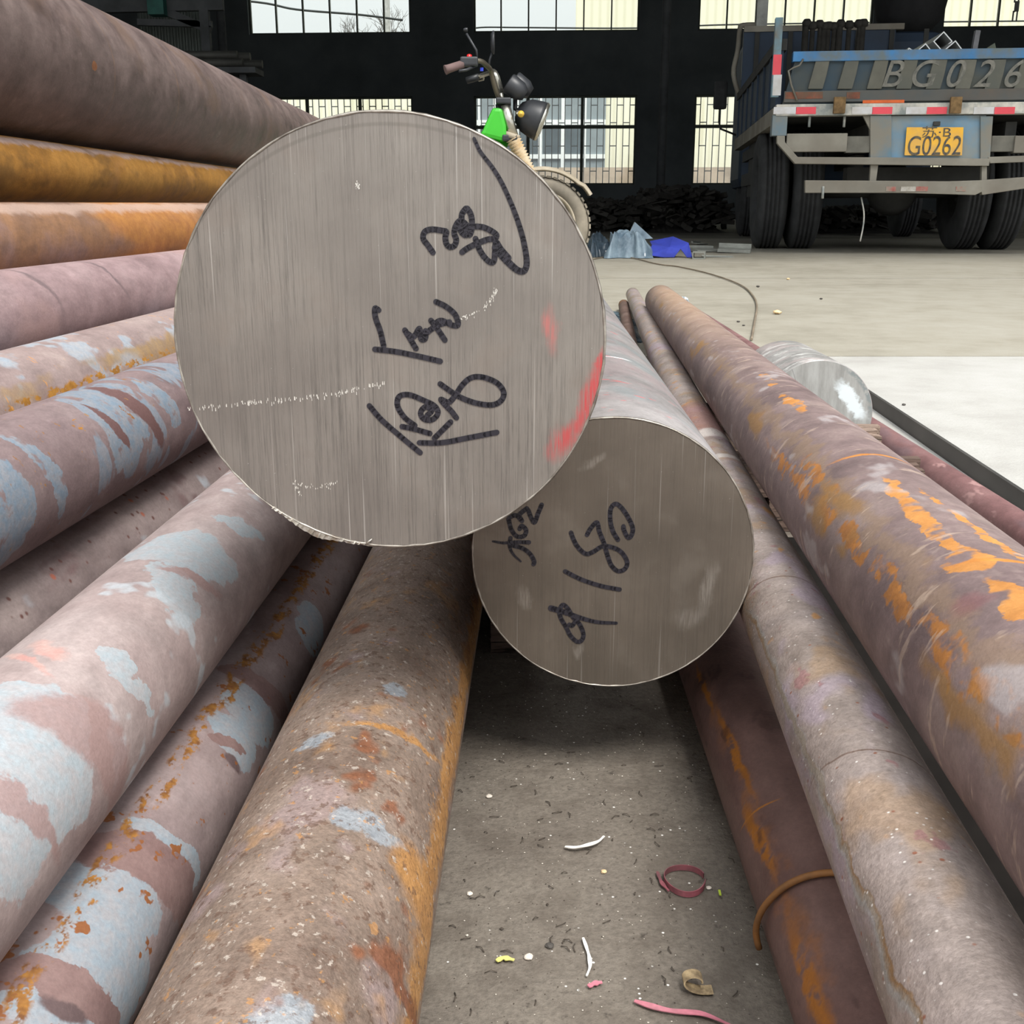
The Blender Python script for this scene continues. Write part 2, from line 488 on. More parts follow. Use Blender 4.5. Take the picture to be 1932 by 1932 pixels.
M['L8'] = steel_mat('pale_pink_scale', [(162, 142, 140), (177, 159, 156), (187, 172, 169)], [
    dict(col=(170, 180, 186), col2=(178, 176, 178), cs=130, blobs=[bl('L8', 345, 1030, .040, .034, .55), bl('L8', 330, 1110, .02, .03, .5), bl('L8', 450, 990, .02, .01, .5), bl('L8', 60, 1350, .036, .03, .3), bl('L8', 75, 1440, .035, .035, .4), bl('L8', 30, 1560, .03, .03, .4), bl('L8', 215, 1235, .012, .01, .4), bl('L8', 250, 1290, .02, .006, .3)], wob=.017, soft=.08),
    dict(col=(190, 198, 204), noise=(16, .60, .65, 1.0), fac=.7),
    dict(col=(164, 136, 132), blobs=[bl('L8', 370, 1090, .026, .008, .5), bl('L8', 190, 1400, .05, .022, .3), bl('L8', 20, 1500, .05, .008, .3)], wob=.014, soft=.3, fac=.85),
    dict(col=(196, 146, 138), col2=(196, 166, 158), blobs=[bl('L8', 90, 1222, .008, .016, .9), bl('L8', 40, 1240, .004, .03, .9)], wob=.01, soft=.6, fac=.9)], spiral=.05, seed=8)
M['L9'] = steel_mat('blue_patched_scale', [(150, 132, 132), (166, 148, 146), (172, 158, 158)], [
    dict(col=(156, 168, 178), col2=(168, 168, 172), cs=130, blobs=[bl('L9', 480, 1340, .026, .022, .2), bl('L9', 455, 1400, .020, .022, .2), bl('L9', 210, 1680, .032, .030, .3), bl('L9', 215, 1800, .03, .03, .3), bl('L9', 110, 1880, .024, .03, .3), bl('L9', 590, 1180, .02, .03, .2), bl('L9', 330, 1600, .03, .008, .2)], wob=.013, soft=.06),
    dict(col=(136, 110, 107), col2=(150, 124, 120), blobs=[bl('L9', 300, 1640, .045, .017, .34), bl('L9', 515, 1310, .045, .012, .30), bl('L9', 130, 1850, .04, .010, .3), bl('L9', 433, 1400, .014, .005, .5)], wob=.010, soft=.07),
    dict(col=(110, 92, 92), blobs=[bl('L9', 440, 1440, .010, .006, .3), bl('L9', 125, 1900, .014, .006, .3)], wob=.006, soft=.4),
    dict(col=(178, 126, 62), col2=(126, 84, 52), noise=(150, .47, .56, .6), band=(P('L9', 300, 1500)[0] - .001, .0062), wob=.008, cs=130),
    dict(col=(150, 96, 60), noise=(60, .63, .66, 1))], spiral=.05, seed=9)
M['L10'] = steel_mat('granular_rust', [(130, 110, 98), (154, 134, 120), (166, 148, 136)], [
    dict(col=(168, 174, 180), col2=(150, 158, 166), blobs=[bl('L10', 700, 1545, .012, .014, .4), bl('L10', 640, 1540, .01, .012, .4), bl('L10', 520, 1915, .01, .012, 0), bl('L10', 735, 1575, .014, .008, .3), bl('L10', 745, 1300, .008, .012, 0), bl('L10', 590, 1400, .01, .008, 0)], wob=.014, soft=.3, fac=.85),
    dict(col=(164, 144, 142), noise=(15, .56, .66, .8), fac=.7),
    dict(col=(200, 148, 88), col2=(178, 128, 74), blobs=[(.03, P('L10', 750, 1375)[1], .045, .005, .28), (.06, P('L10', 780, 1650)[1], .02, .03, .3), (.075, 1.0, .014, 3, 0)], wob=.013, soft=.6, fac=.9),
    dict(col=(188, 144, 96), noise=(24, .56, .68, .8), fac=.55),
    dict(col=(128, 78, 52), col2=(150, 96, 66), noise=(20, .6, .67, .8), fac=.85, off=9.3),
    dict(col=(108, 82, 68), noise=(170, .56, .64, 1), fac=.65, off=1.5), dict(col=(204, 192, 180), noise=(210, .60, .68, 1), fac=.7, off=6.5), dict(col=(190, 140, 88), noise=(140, .62, .68, 1), fac=.7, off=2.7)], fine=.2, bump=.7, spiral=.08, seed=10)
M['R1'] = steel_mat('mauve_orange_rust', [(122, 104, 104), (144, 124, 122), (160, 142, 136)], [
    dict(col=(182, 156, 132), col2=(170, 140, 116), blobs=[(-.004, 3.0, .07, 1.7, 0)], wob=.03, soft=.9, fac=.8),
    dict(col=(150, 126, 104), blobs=[(-.035, 1.2, .010, 2.2, 0)], wob=.02, soft=.8, fac=.6),
    dict(col=(206, 146, 82), col2=(190, 130, 70), blobs=[bl('R1', 1700, 935, .0050, .05, 0), bl('R1', 1770, 1005, .0052, .055, .05), bl('R1', 1822, 1062, .0095, .016, .1), bl('R1', 1860, 1010, .003, .10, .03), bl('R1', 1910, 1130, .006, .03, 0), bl('R1', 1450, 715, .006, .05, 0), bl('R1', 1500, 760, .006, .06, 0)], wob=.009, soft=.16, tex=(38, .40, .50)),
    dict(col=(216, 146, 72), col2=(190, 124, 62), blobs=[(-.002, P('R1', 1590, 870)[1], .034, .0035, -.30), (-.004, P('R1', 1740, 1120)[1], .026, .0028, -.30)], wob=.004, soft=.6),
    dict(col=(190, 128, 66), col2=(160, 108, 62), blobs=[(P('R1', 1700, 1130)[0], P('R1', 1650, 1080)[1], .006, .40, .012), bl('R1', 1545, 900, .006, .07, 0), bl('R1', 1480, 880, .005, .05, 0), bl('R1', 1790, 1220, .010, .022, .1)], wob=.012, soft=.35, tex=(46, .42, .54)),
    dict(col=(158, 120, 72), noise=(16, .56, .64, .35), band=(-.045, .02), fac=.8),
    dict(col=(176, 168, 168), noise=(22, .60, .68, .5), fac=.7, off=11.0),
    dict(col=(134, 92, 94), blobs=[bl('R1', 1830, 1140, .012, .012, 0)], wob=.01, soft=.7, fac=.6),
    dict(col=(200, 178, 160), noise=(30, .60, .68, 3.0), fac=.45, off=5.0)], spiral=.12, rough=.6, seed=12)
M['R2'] = steel_mat('beige_mauve_scale', [(166, 151, 142), (186, 171, 164), (194, 180, 177)], [
    dict(col=(182, 166, 176), noise=(14, .52, .6, .6), fac=.8),
    dict(col=(186, 152, 112), col2=(168, 134, 94), noise=(19, .54, .66, .7), fac=.5, off=4.4),
    dict(col=(206, 152, 90), noise=(30, .62, .68, .7), fac=.8, off=2.0),
    dict(col=(172, 126, 118), blobs=[(0, P('R2', 1310, 790)[1], .08, .16, 0)], wob=.03, soft=.5, fac=.7),
    dict(col=(226, 218, 212), blobs=[(-.004, P('R2', 1330, 790)[1] - .09, .05, .03, .3), (-.004, P('R2', 1330, 790)[1] - .22, .04, .012, .3)], wob=.012, soft=.5, fac=.8),
    dict(col=(166, 120, 122), noise=(44, .63, .68, .8), fac=.7, off=7.7),
    dict(col=(120, 96, 84), blobs=[(0, P('R2', 1440, 1100)[1], .08, .0016, -.2), (0, P('R2', 1570, 1450)[1], .07, .001, -.25)], wob=.003, soft=.7, fac=.8),
    dict(col=(150, 116, 76), blobs=[(P('R2', 1640, 1720)[0], .7, .0022, .5, .01)], wob=.006, soft=.5, fac=.9),
    dict(col=(176, 180, 178), blobs=[(P('R2', 1590, 1600)[0], .7, .0035, .5, .0)], wob=.008, soft=.8, fac=.5)], fine=.16, bump=.45, spiral=.14, rough=.5, metal=.35, sparkle=.22, speck=[((150, 100, 80), 260, .95), ((236, 230, 224), 420, .93)], seed=13)  # white flecks paint sparkle into the colour
M['R3'] = steel_mat('dark_brown_scale', [(104, 80, 74), (124, 97, 92), (134, 107, 101)], [
    dict(col=(190, 124, 52), col2=(160, 104, 48), blobs=[(P('R3', 1330, 1300)[0], P('R3', 1330, 1300)[1], .003, .05, 0), (P('R3', 1400, 1450)[0], P('R3', 1380, 1420)[1], .004, .075, .02), bl('R3', 1430, 1580, .006, .05, .03), bl('R3', 1530, 1860, .006, .05, .02)], wob=.006, soft=.6, tex=(60, .36, .5)),
    dict(col=(168, 110, 56), blobs=[(P('R3', 1480, 1650)[0] - .004, .6, .011, .5, 0)], wob=.012, soft=.9, tex=(30, .45, .6), fac=.6),
    dict(col=(180, 120, 60), blobs=[(P('R3', 1430, 1540)[0], P('R3', 1410, 1550)[1], .02, .0012, -.2)], wob=.002, soft=.5),
    dict(col=(80, 60, 58), noise=(40, .6, .68, .5), fac=.6)], spiral=.05, rough=.5, metal=.35, seed=14)
M['R4'] = steel_mat('brick_red_primer', [(120, 86, 86), (138, 102, 101), (150, 116, 114)], [
    dict(col=(124, 104, 108), noise=(9, .56, .64, .3), fac=.6),
    dict(col=(188, 150, 146), noise=(26, .62, .68, .5), fac=.6)], spiral=.04, seed=15)
M['fill'] = steel_mat('plain_brown_rust', [(92, 72, 66), (116, 94, 86), (128, 108, 100)], [dict(col=(150, 104, 60), noise=(9, .55, .65, .4), fac=.7)], seed=16)

LAB = {
 'L1': 'thickest dark brown steel bar lying on top of the left-hand heap',
 'L2': 'ochre rusted bar just below the thickest dark bar',
 'L3': 'orange-brown rusted bar with a thin rust line, third from top of left heap',
 'L4': 'dusty pink bar with two grey smudges in left heap',
 'L5': 'pale mauve bar with yellow rust flecks along its lower side, left heap',
 'L6': 'mauve bar with steel-blue flaked patches beside the large sawn disc, left heap',
 'L7': 'grey speckled bar in the shaded gap of the left heap',
 'L8': 'pale pink bar with whitish blue patches, brightest of the left heap',
 'L9': 'bar with blue patches and an orange rust seam beside the brown granular bar',
 'L10': 'brown granular rusted bar on the ground left of the dirt gap',
 'R1': 'thick mauve bar with bright orange rust strips running along the right',
 'R2': 'slim beige and mauve bar touching the smaller sawn disc on its right',
 'R3': 'dark brown bar with a wire loop on the ground right of the dirt gap',
 'R4': 'brick-red painted thin bar on the concrete beside the black strip',
 'R7': 'short dark thin bar end peeping out beside the slim beige bar',
}
OB = {}
for k, lb in LAB.items():
    OB[k] = make_bar('round_steel_bar', BARS[k], M.get(k, M['fill']), lb, 'rusty round bars left of the sawn discs' if k[0] == 'L' else 'rusty round bars right of the sawn discs')
# bars inside the heap, seen only through its gaps
for (x, z, dx, r, y0) in [(-.285, .036, .05, .036, -.5), (-.40, .036, .06, .036, -.4), (-.49, .05, .06, .05, -.6), (-.522, .15, .06, .048, -.3), (-.645, .2, .07, .058, -.5), (-.62, .068, .06, .068, -.5), (-.86, .36, -.0168, .065, -.55), (-.80, .2, .07, .06, -.5), (-.77, .07, .06, .07, -.6), (-1.03, .3, -.01, .085, -.6), (-.93, .085, .06, .085, -.6), (-.95, .47, -.0168, .06, -.6)]:
    b = Bar(x, z, dx, 0, r, y0, 3.2)
    make_bar('round_steel_bar', b, M['fill'], 'brown rusted bar buried behind the front bars of the left heap', 'bars buried in the left heap', n=40)
# wire loop twisted round the dark brown bar
b = BARS['R3']
(ua, va), (ub, vb) = b.uv(1447, 1725), b.uv(1558, 1655)
rim = MB()
pts = []
for q in range(41):
    th = -2.0 + 3.4*q/40
    vv = va + (vb - va)*max(-.3, min(1.6, (th*b.r - ua)/(ub - ua)))
    rr = b.r + .0024 + .003*max(0, -th - 1.1)
    pts.append((-rr*math.sin(th), rr*math.cos(th), vv))
rim.tube(pts, .0017, 8)
wl = rim.build('wire_loop', plain('rusty_wire', (128, 92, 58), .7, .3, c2=(158, 108, 58), scale=80))
wl.matrix_world = b.M
tag(wl, 'rusty wire looped round the dark brown bar', 'wire')

# ------------------------------------------------------------------ the two sawn bars
def face_mat(name, dark, light, tint, blobs_red=(), band=None, freq=900.0, amp=.5, hi_f=.5):
    t = NT(name)
    uv = t.coord('UV'); x, y, z = t.sep(uv)
    big = t.noise(uv, 16, 4, 0.5)
    col = t.ramp(big, [(0.35, lin(dark)), (0.65, lin(light))])
    l1 = t.noise(t.comb(t.math('MULTIPLY', x, freq), t.math('MULTIPLY', y, 14.0)), 1.0, 4, 0.7)
    l2 = t.noise(t.comb(t.math('MULTIPLY', x, freq*2.3), t.math('MULTIPLY', y, 90.0)), 1.0, 3, 0.7)
    l3 = t.noise(t.comb(t.math('MULTIPLY', x, freq*.22), t.math('MULTIPLY', y, 5.0)), 1.0, 4, 0.6)
    zone = t.mr(t.noise(uv, 9, 2), .35, .65, .35, 1.0)
    ln = t.math('ADD', t.math('MULTIPLY', l1, .5), t.math('ADD', t.math('MULTIPLY', l2, .25), t.math('MULTIPLY', l3, .25)))
    lc = t.ramp(ln, [(0.36, 1 - amp), (0.52, 1.0)])
    col = t.mix(zone, col, t.mix(1.0, col, lc, 'MULTIPLY'))
    hi = t.mr(t.noise(t.comb(t.math('MULTIPLY', x, freq*.8), t.math('MULTIPLY', y, 6.0)), 1.0, 1, .5), .68, .76, 0, hi_f)
    col = t.mix(hi, col, (*lin((206, 202, 196)), 1))
    col = t.mix(t.mr(t.noise(uv, 30, 3), .55, .7, 0, .35), col, (*lin(tint), 1))
    for (u, v, su, sv, rot, cc, fac) in blobs_red:
        wb = t.vmath('SCALE', t.vmath('SUBTRACT', t.noise(uv, 70, 4, .6, color=True), (.5, .5, .5)), scale=.012)
        q = t.vmath('LENGTH', t.vmath('MULTIPLY', t.mapping(t.vmath('ADD', uv, wb), (u, v, 0), (0, 0, rot), (su, sv, 1), 'TEXTURE'), (1, 1, 0)))
        mk = t.math('MULTIPLY', t.mr(q, 1.0, .2, 0, 1, True), t.mr(t.noise(t.mapping(uv, rot=(0, 0, -rot), scale=(900, 60, 1)), 1.0, 3), .36, .56, .25, 1))
        col = t.mix(t.math('MULTIPLY', mk, fac), col, (*lin(cc), 1))
    dst = t.vmath('LENGTH', t.vmath('MULTIPLY', uv, (1, 1, 0)))
    if band:
        arc = t.mr(t.math('ABSOLUTE', t.math('SUBTRACT', t.vmath('DISTANCE', t.vmath('MULTIPLY', uv, (1, 1, 0)), (band[0], band[1], 0)), band[2])), .0012, .0004, 0, .35)
        col = t.mix(t.math('MULTIPLY', arc, t.mr(y, .02, .06)), col, (*lin((104, 98, 92)), 1))
    sp = t.noise(uv, 700, 2)
    col = t.mix(t.mr(sp, .72, .8, 0, .5), col, (.62, .6, .56, 1))
    t.bump(t.math('ADD', t.math('MULTIPLY', l1, 1.0), t.math('MULTIPLY', l2, .5)), .25, .0006)
    return t.out(col, t.mr(ln, .35, .6, .50, .36), .55, .5)

EDGE = plain('bright_cut_edge', (178, 172, 162), .35, .5, c2=(112, 104, 96), scale=90)
def sawn_bar(key, b, side_mat, fmat, label, strokes, width, seed=0):
    o = link('sawn_steel_bar', bar_mesh('sawn_steel_bar', b, n=128, near_open=True, edge=.0012, jit=.00035), side_mat)
    o.matrix_world = b.M
    tag(o, label, 'steel bar', 'freshly sawn bars in the middle')
    # the face, a shallow disc closing the near end
    n = 128; rr = b.r - .0010; vs = []; fs = []; rings = [rr, rr*.97, rr*.6, rr*.25]
    for i, r in enumerate(rings):
        for q in range(n):
            th = 2*PI*q/n
            vs.append((r*math.sin(th), r*math.cos(th), -.0004))
    for i in range(3):
        for q in range(n):
            fs.append((i*n+q, (i+1)*n+q, (i+1)*n+(q+1) % n, i*n+(q+1) % n))
    fs.append(tuple(3*n+q for q in range(n)))
    me = bpy.data.meshes.new('sawn_face'); me.from_pydata(vs, [], fs)
    ul = me.uv_layers.new(name='uv')
    for lp in me.loops:
        p = me.vertices[lp.vertex_index].co; ul.data[lp.index].uv = (-p.x, p.y)
    bm = bmesh.new(); bm.from_mesh(me)
    for f in bm.faces:
        if f.normal.z > 0: f.normal_flip()
    bm.to_mesh(me); bm.free()
    f = link('sawn_face', me, fmat, o)
    vs = []; fs = []; rnd = random.Random(key)
    for q in range(n):
        th = 2*PI*q/n; w_ = .0002 + .0006*rnd.random()**2
        for (r, z) in ((b.r - w_ - .0006, -.0006), (b.r - .0004, -.0009), (b.r + .0001 + .0004*rnd.random()**3, .0006), (b.r - .0012, .0010)):
            vs.append((r*math.sin(th), r*math.cos(th), z))
    for q in range(n):
        for j in range(4): fs.append((q*4+j, q*4+(j+1) % 4, ((q+1) % n)*4+(j+1) % 4, ((q+1) % n)*4+j))
    MB().add(vs, fs, True).build('cut_edge', EDGE, o)
    # felt-pen strokes, a hair proud of the metal
    ink = plain('black_felt_pen', (38, 36, 44), .45, 0, var=.15, scale=200)
    for name, ss in strokes:
        mb = MB()
        for st in ss:
            ws = width
            if isinstance(st, tuple): st, ws = st
            pl = catmull([(*b.face(px, py), 0) for px, py in st], 5)
            m = len(pl)
            for i, p in enumerate(pl):
                f_ = i/(m-1) if m > 1 else 0
                wv = (ws[0] + (ws[1]-ws[0])*f_ if isinstance(ws, (list, tuple)) else ws) / 2
                a = [(-(p.x + wv*math.cos(2*PI*q/10)), p.y + wv*math.sin(2*PI*q/10)) for q in range(10)]
                mb.add([(x, y, -.0007 - .00002*(i % 3)) for x, y in a], [tuple(range(10))])
                if i < m-1:
                    nx = pl[i+1]; d = nx - p
                    if d.length < 1e-7: continue
                    nn = Vector((-d.y, d.x, 0)).normalized()*wv
                    q4 = [p+nn, nx+nn, nx-nn, p-nn]
                    mb.add([(-q.x, q.y, -.00072 - .00002*(i % 3)) for q in q4], [(0, 1, 2, 3)])
        w_ = mb.build(name, ink, o, recalc=False)
    return o, f

YA, YB = .5240, .6665
big = Bar(0, 0, .045, 0, .105, 0, 1)
def axis_at(px, py, Y, r, dx, dz, L):
    p = atY(px, py, Y)
    return Bar(p.x - dx*(Y-.7), p.z - dz*(Y-.7), dx, dz, r, Y, Y + L)
bigb = axis_at(732.8, 641.4, YA, .1026, .045, 0.0, 2.6)
midb = axis_at(1155.2, 1048.4, YB, .0893, .036, -.020, 3.0)

def Z1(pts): return [(320 + x*.43478, 200 + y*.43478) for x, y in pts]
def Z2(pts): return [(460 + x*.25880, y*.25880) for x, y in pts]
def Z3(pts): return [(860 + x*.31056, 760 + y*.31056) for x, y in pts]
Wb, Wm = .0027, .0029
ch1 = [
 (Z1([(1322,142),(1350,200),(1400,265),(1440,330),(1475,405),(1505,480),(1530,560),(1545,630),(1550,685),(1538,715),(1510,712),(1470,678),(1440,645),(1415,615)]), (.0016, .0036)),
 Z2([(1380,1840),(1345,1790),(1310,1740),(1320,1690),(1370,1672),(1440,1680),(1478,1690),(1470,1730),(1480,1780),(1505,1800),(1538,1788),(1550,1745),(1535,1700),(1545,1650),(1572,1612),(1605,1622),(1635,1655),(1640,1692),(1620,1715),(1590,1695),(1572,1655)]),
 Z2([(1620,1520),(1592,1560),(1592,1610),(1620,1680),(1645,1712),(1660,1680),(1665,1620),(1655,1560),(1630,1520)]),
 Z2([(1670,1650),(1740,1655),(1800,1680),(1842,1712),(1830,1740),(1780,1745),(1700,1775),(1630,1810),(1592,1838)]),
 Z2([(1690,1740),(1720,1820),(1760,1880),(1800,1912),(1825,1900),(1832,1830),(1840,1765),(1875,1815),(1932,1880)]),
]
ch2 = [
 Z1([(908,885),(892,878),(895,920),(915,975),(930,1040)]), Z1([(892,1055),(980,1065),(1080,1085),(1175,1107)]),
 Z1([(1022,972),(1045,1010),(1070,1052)]), Z1([(1030,985),(1060,1000),(1085,965),(1092,1010),(1110,1008),(1112,975)]),
 Z1([(1105,992),(1140,965),(1170,948),(1215,937)]), Z1([(1135,930),(1165,970),(1195,1015)]),
 Z1([(1157,849),(1200,870),(1240,905),(1252,948),(1225,950),(1180,930),(1150,945)]),
]
ch3 = [
 Z1([(1175,1205),(1210,1230),(1260,1262),(1330,1288),(1400,1296),(1440,1276),(1450,1240),(1420,1200),(1360,1176),(1310,1178),(1272,1208),(1240,1255),(1212,1284),(1178,1272),(1200,1300),(1225,1325),(1245,1352)]),
 Z1([(868,1300),(920,1360),(1000,1430),(1088,1503)]), Z1([(1085,1460),(1180,1460),(1300,1438),(1420,1415)]),
 Z1([(1010,1390),(1060,1400),(1130,1420)]), Z1([(1150,1440),(1185,1405),(1220,1370)]),
 Z1([(1065,1385),(1020,1350),(990,1300),(997,1260),(1040,1252),(1100,1275),(1150,1300),(1165,1332),(1140,1360),(1105,1358),(1090,1330),(1110,1305),(1138,1320),(1118,1342)]),
]
d304 = [
 Z3([(522,618),(500,670),(478,725),(455,690),(442,655),(430,640)]), Z3([(432,640),(405,660),(385,684),(402,716),(366,682),(325,695)]),
 Z3([(320,705),(338,770),(372,810),(415,806),(427,772),(402,746),(388,765)]),
 (Z3([(225,840),(290,850),(360,845),(445,846)]), (.0014, .0028)), (Z3([(395,962),(350,920),(326,870),(332,820)]), (.0012, .0028)), Z3([(330,862),(400,880),(450,915),(476,960),(472,978)]),
]
d180 = [
 Z3([(985,830),(955,780),(938,710),(942,640),(972,612),(1010,640),(1050,700),(1075,760),(1066,805),(1045,816),(1022,772),(1018,748)]),
 Z3([(797,800),(820,760),(857,725),(872,780),(900,850),(920,920),(945,985),(985,1020),(1028,1006),(1040,962),(1005,905),(950,876),(890,870),(840,900),(792,916),(746,880),(716,830),(700,787)]),
 Z3([(664,1022),(760,1070),(880,1110),(995,1132)]),
 (Z3([(578,1245),(660,1270),(760,1305),(860,1330),(975,1336)]), (.0040, .0020)),
 Z3([(625,1262),(650,1225),(682,1250),(712,1300),(750,1340),(775,1400),(765,1440),(735,1448),(695,1410),(670,1360),(640,1310),(626,1264)]),
 Z3([(690,1345),(706,1352),(722,1332)]),
]
RED = (214, 78, 82)
fb = face_mat('sawn_steel_big', (132, 126, 120), (152, 146, 139), (138, 127, 118), [
    (*bigb.face(1110, 755), .0065, .030, -.42, RED, .85), (*bigb.face(1065, 830), .008, .014, -.65, (206, 84, 86), .8), (*bigb.face(1040, 622), .005, .014, .1, (210, 120, 116), .65), (*bigb.face(1136, 690), .0025, .012, -.15, RED, .8)],
    band=(*bigb.face(740, 700), .1113), freq=1000, amp=.58)
LT = (176, 170, 162)
fm = face_mat('sawn_steel_mid', (104, 96, 87), (122, 113, 103), (134, 127, 118), [(*midb.face(1335, 1110), .006, .022, -.2, LT, .5), (*midb.face(1300, 1165), .014, .010, .4, LT, .4), (*midb.face(990, 1125), .006, .012, .4, LT, .45), (*midb.face(1120, 870), .012, .004, .5, LT, .4), (*midb.face(1090, 1230), .004, .008, 0, LT, .4)], None, freq=800, amp=.3, hi_f=.25)
side_b = steel_mat('turned_grey_side', [(142, 134, 128), (166, 158, 152), (178, 172, 166)], [dict(col=(150, 120, 116), noise=(12, .58, .68, .8), fac=.5)], rough=.5, metal=.4, seed=20)
side_m = steel_mat('pale_grey_side', [(140, 136, 135), (156, 151, 150), (166, 161, 160)], [
    dict(col=(160, 144, 145), noise=(9, .5, .64, .7), fac=.6),
    dict(col=(136, 146, 148), noise=(8, .52, .62, 1.2), fac=.5, off=8.0),
    dict(col=(232, 236, 238), blobs=[(midb.uv(1165, 675)[0], midb.uv(1165, 675)[1], .02, .004, .5)], wob=.004, soft=.5),
    dict(col=(206, 110, 112), noise=(34, .66, .69, 2), fac=.8),
    dict(col=(120, 124, 124), noise=(17, .66, .72, 1), fac=.6)], rough=.55, metal=.3, spiral=.05, seed=21)
ob1, f1 = sawn_bar('big', bigb, side_b, fb, 'largest sawn steel bar, grey end disc with cursive black characters and red paint', [('marker_character', ch1), ('marker_character', ch2), ('marker_character', ch3)], Wb)
ob2, f2 = sawn_bar('mid', midb, side_m, fm, 'smaller brownish sawn bar end marked 304 and 180 in black pen', [('marker_number', d304), ('marker_number', d180)], Wm)
def dashes(bar, name, px, n, ln, wd, seed, parent, mat):
    rn = random.Random(seed); pl = catmull([(*bar.face(x, y), 0) for x, y in px], 12); m = MB()
    for k in range(n):
        p_ = pl[int(rn.random()*(len(pl)-1))]; x = p_.x + rn.uniform(-.001, .001); y = p_.y + rn.gauss(0, .0006); h = ln*rn.uniform(.3, 1); w_ = wd*rn.uniform(.5, 1)
        m.add([(-(x-w_), y-h, -.0006), (-(x+w_), y-h, -.0006), (-(x+w_*.6), y+h, -.0006), (-(x-w_*.6), y+h, -.0006)], [(0, 1, 2, 3)])
    return m.build(name, mat, parent, recalc=False)
scr = plain('bright_scratch', (226, 222, 214), .4, .3, .05)
dashes(bigb, 'scratch_line', [(352, 772), (440, 763), (500, 758), (560, 752), (640, 742), (730, 722)], 120, .0010, .00022, 1, ob1, scr)
dashes(bigb, 'scratch_line', [(872, 600), (900, 588), (925, 568), (936, 545)], 60, .0006, .00022, 2, ob1, scr)
dashes(bigb, 'scratch_line', [(556, 908), (566, 930), (560, 915), (600, 918), (640, 908)], 60, .0006, .0002, 3, ob1, scr)
dashes(bigb, 'scratch_line', [(675, 351), (698, 348)], 30, .0004, .00025, 4, ob1, scr)
# torn burr along the lower edge of the large disc
mb = MB(); mb2 = MB()
metal_edge = plain('bright_burr', (190, 186, 178), .35, .7, c2=(150, 140, 126), scale=300)
prev = None
for i in range(46):
    th = math.radians(186 + 30*i/45)
    amp = .0022*math.exp(-((i-24)/9.0)**2) + .0006*random.random()
    r0, r1 = bigb.r - .0012, bigb.r + amp
    a = (-r0*math.sin(th), r0*math.cos(th), -.0006); c = (-r1*math.sin(th), r1*math.cos(th), -.0003 - .0012*random.random()); e_ = (-r0*math.sin(th), r0*math.cos(th), .002)
    if prev: mb.add([*prev, a, c, e_], [(0, 1, 4, 3), (1, 2, 5, 4), (2, 0, 3, 5)])
    prev = (a, c, e_)
x0, y0 = bigb.face(690, 1026); x1, y1 = bigb.face(703, 1015)
mb.tube([(-x0, y0, -.001), (-(x0+x1)/2, (y0+y1)/2, -.002), (-x1, y1, -.0015)], [.0004, .0007, .0003], 6)
burr = mb.build('burr', metal_edge, ob1)
burr['label'] = 'bright torn metal burr along the lower edge'

# ================================================================== ground
ALB = .55
def ground_mat(name, c0, c1, c2, dirt=None, grain=.25, speck=True, rough=.9):
    t = NT(name); o = t.coord('Object')
    n = t.noise(o, .9, 4, .6); n2 = t.noise(o, 7, 4, .65)
    col = t.ramp(t.math('ADD', t.math('MULTIPLY', n, .55), t.math('MULTIPLY', n2, .45)), [(.36, lin(c0)), (.5, lin(c1)), (.64, lin(c2))])
    fn = t.noise(o, 260, 3, .75)
    col = t.mix(1.0, col, t.ramp(fn, [(.3, 1-grain), (.62, 1.0)]), 'MULTIPLY')
    if dirt:
        dn = t.noise(o, 26, 4, .7)
        col = t.mix(t.mr(dn, .46, .66, 0, .7), col, (*lin(dirt), 1))
        col = t.mix(t.mr(t.noise(o, 95, 4, .7), .62, .72, 0, .7), col, (*lin(tuple(v*.6 for v in dirt)), 1))
    if speck:
        v = t.n.new('ShaderNodeTexVoronoi'); v.inputs['Scale'].default_value = 330; t.put(v.inputs['Vector'], o)
        mk = t.math('MULTIPLY', t.mr(v.outputs['Distance'], .28, .18), t.mr(t.sep(v.outputs['Color'])[0], .965, .98))
        col = t.mix(mk, col, (.72, .7, .66, 1))
    t.bump(t.math('ADD', t.math('MULTIPLY', n2, 2.0), t.math('ADD', fn, t.math('MULTIPLY', t.noise(o, 60, 3, .65), 1.5))), .5, .0022)
    return t.out(col, rough, 0, .25)
dirt_m = ground_mat('dusty_dirt_concrete', (140, 130, 120), (158, 148, 136), (172, 162, 150), dirt=(118, 108, 98), grain=.35)
white_m = ground_mat('pale_concrete', (206, 203, 197), (222, 220, 214), (232, 230, 226), grain=.1, speck=False)
beige_m = ground_mat('beige_concrete', (176, 170, 154), (196, 190, 174), (206, 201, 187), grain=.1, speck=False)
shedf_m = ground_mat('grey_shed_floor', (120, 116, 108), (146, 141, 130), (160, 155, 144), grain=.15, speck=False)
yard_m = ground_mat('yard_subbase', (96, 90, 82), (112, 106, 98), (124, 118, 110), grain=.2, speck=False)
fl = MB().box((-60, -40, -.30), (60, 90, -.12)).build('floor', yard_m)
tag(fl, kind='structure')
JY1, JY2 = 2.86, 5.98
def slab(x0, x1, y0, y1, mat, z=0.0):
    return MB().box((x0, y0, -.14), (x1, y1, z)).build('concrete_slab', mat, fl)
slab(-12, .498, -8, JY1-.004, dirt_m)
slab(.504, 12, -8, JY1-.004, white_m, .0)
for i, (a, b_) in enumerate([(-12, -4.6), (-4.594, 4.4), (4.406, 12)]):
    slab(a, b_, JY1+.004, JY2-.022, beige_m)
    slab(a, b_, JY2+.022, 13.0, beige_m)
    slab(a, b_, 13.012, 31.5, shedf_m)
slab(-40, 40, 31.52, 85, beige_m)
slab(-40, 40, -40, -8.01, white_m)
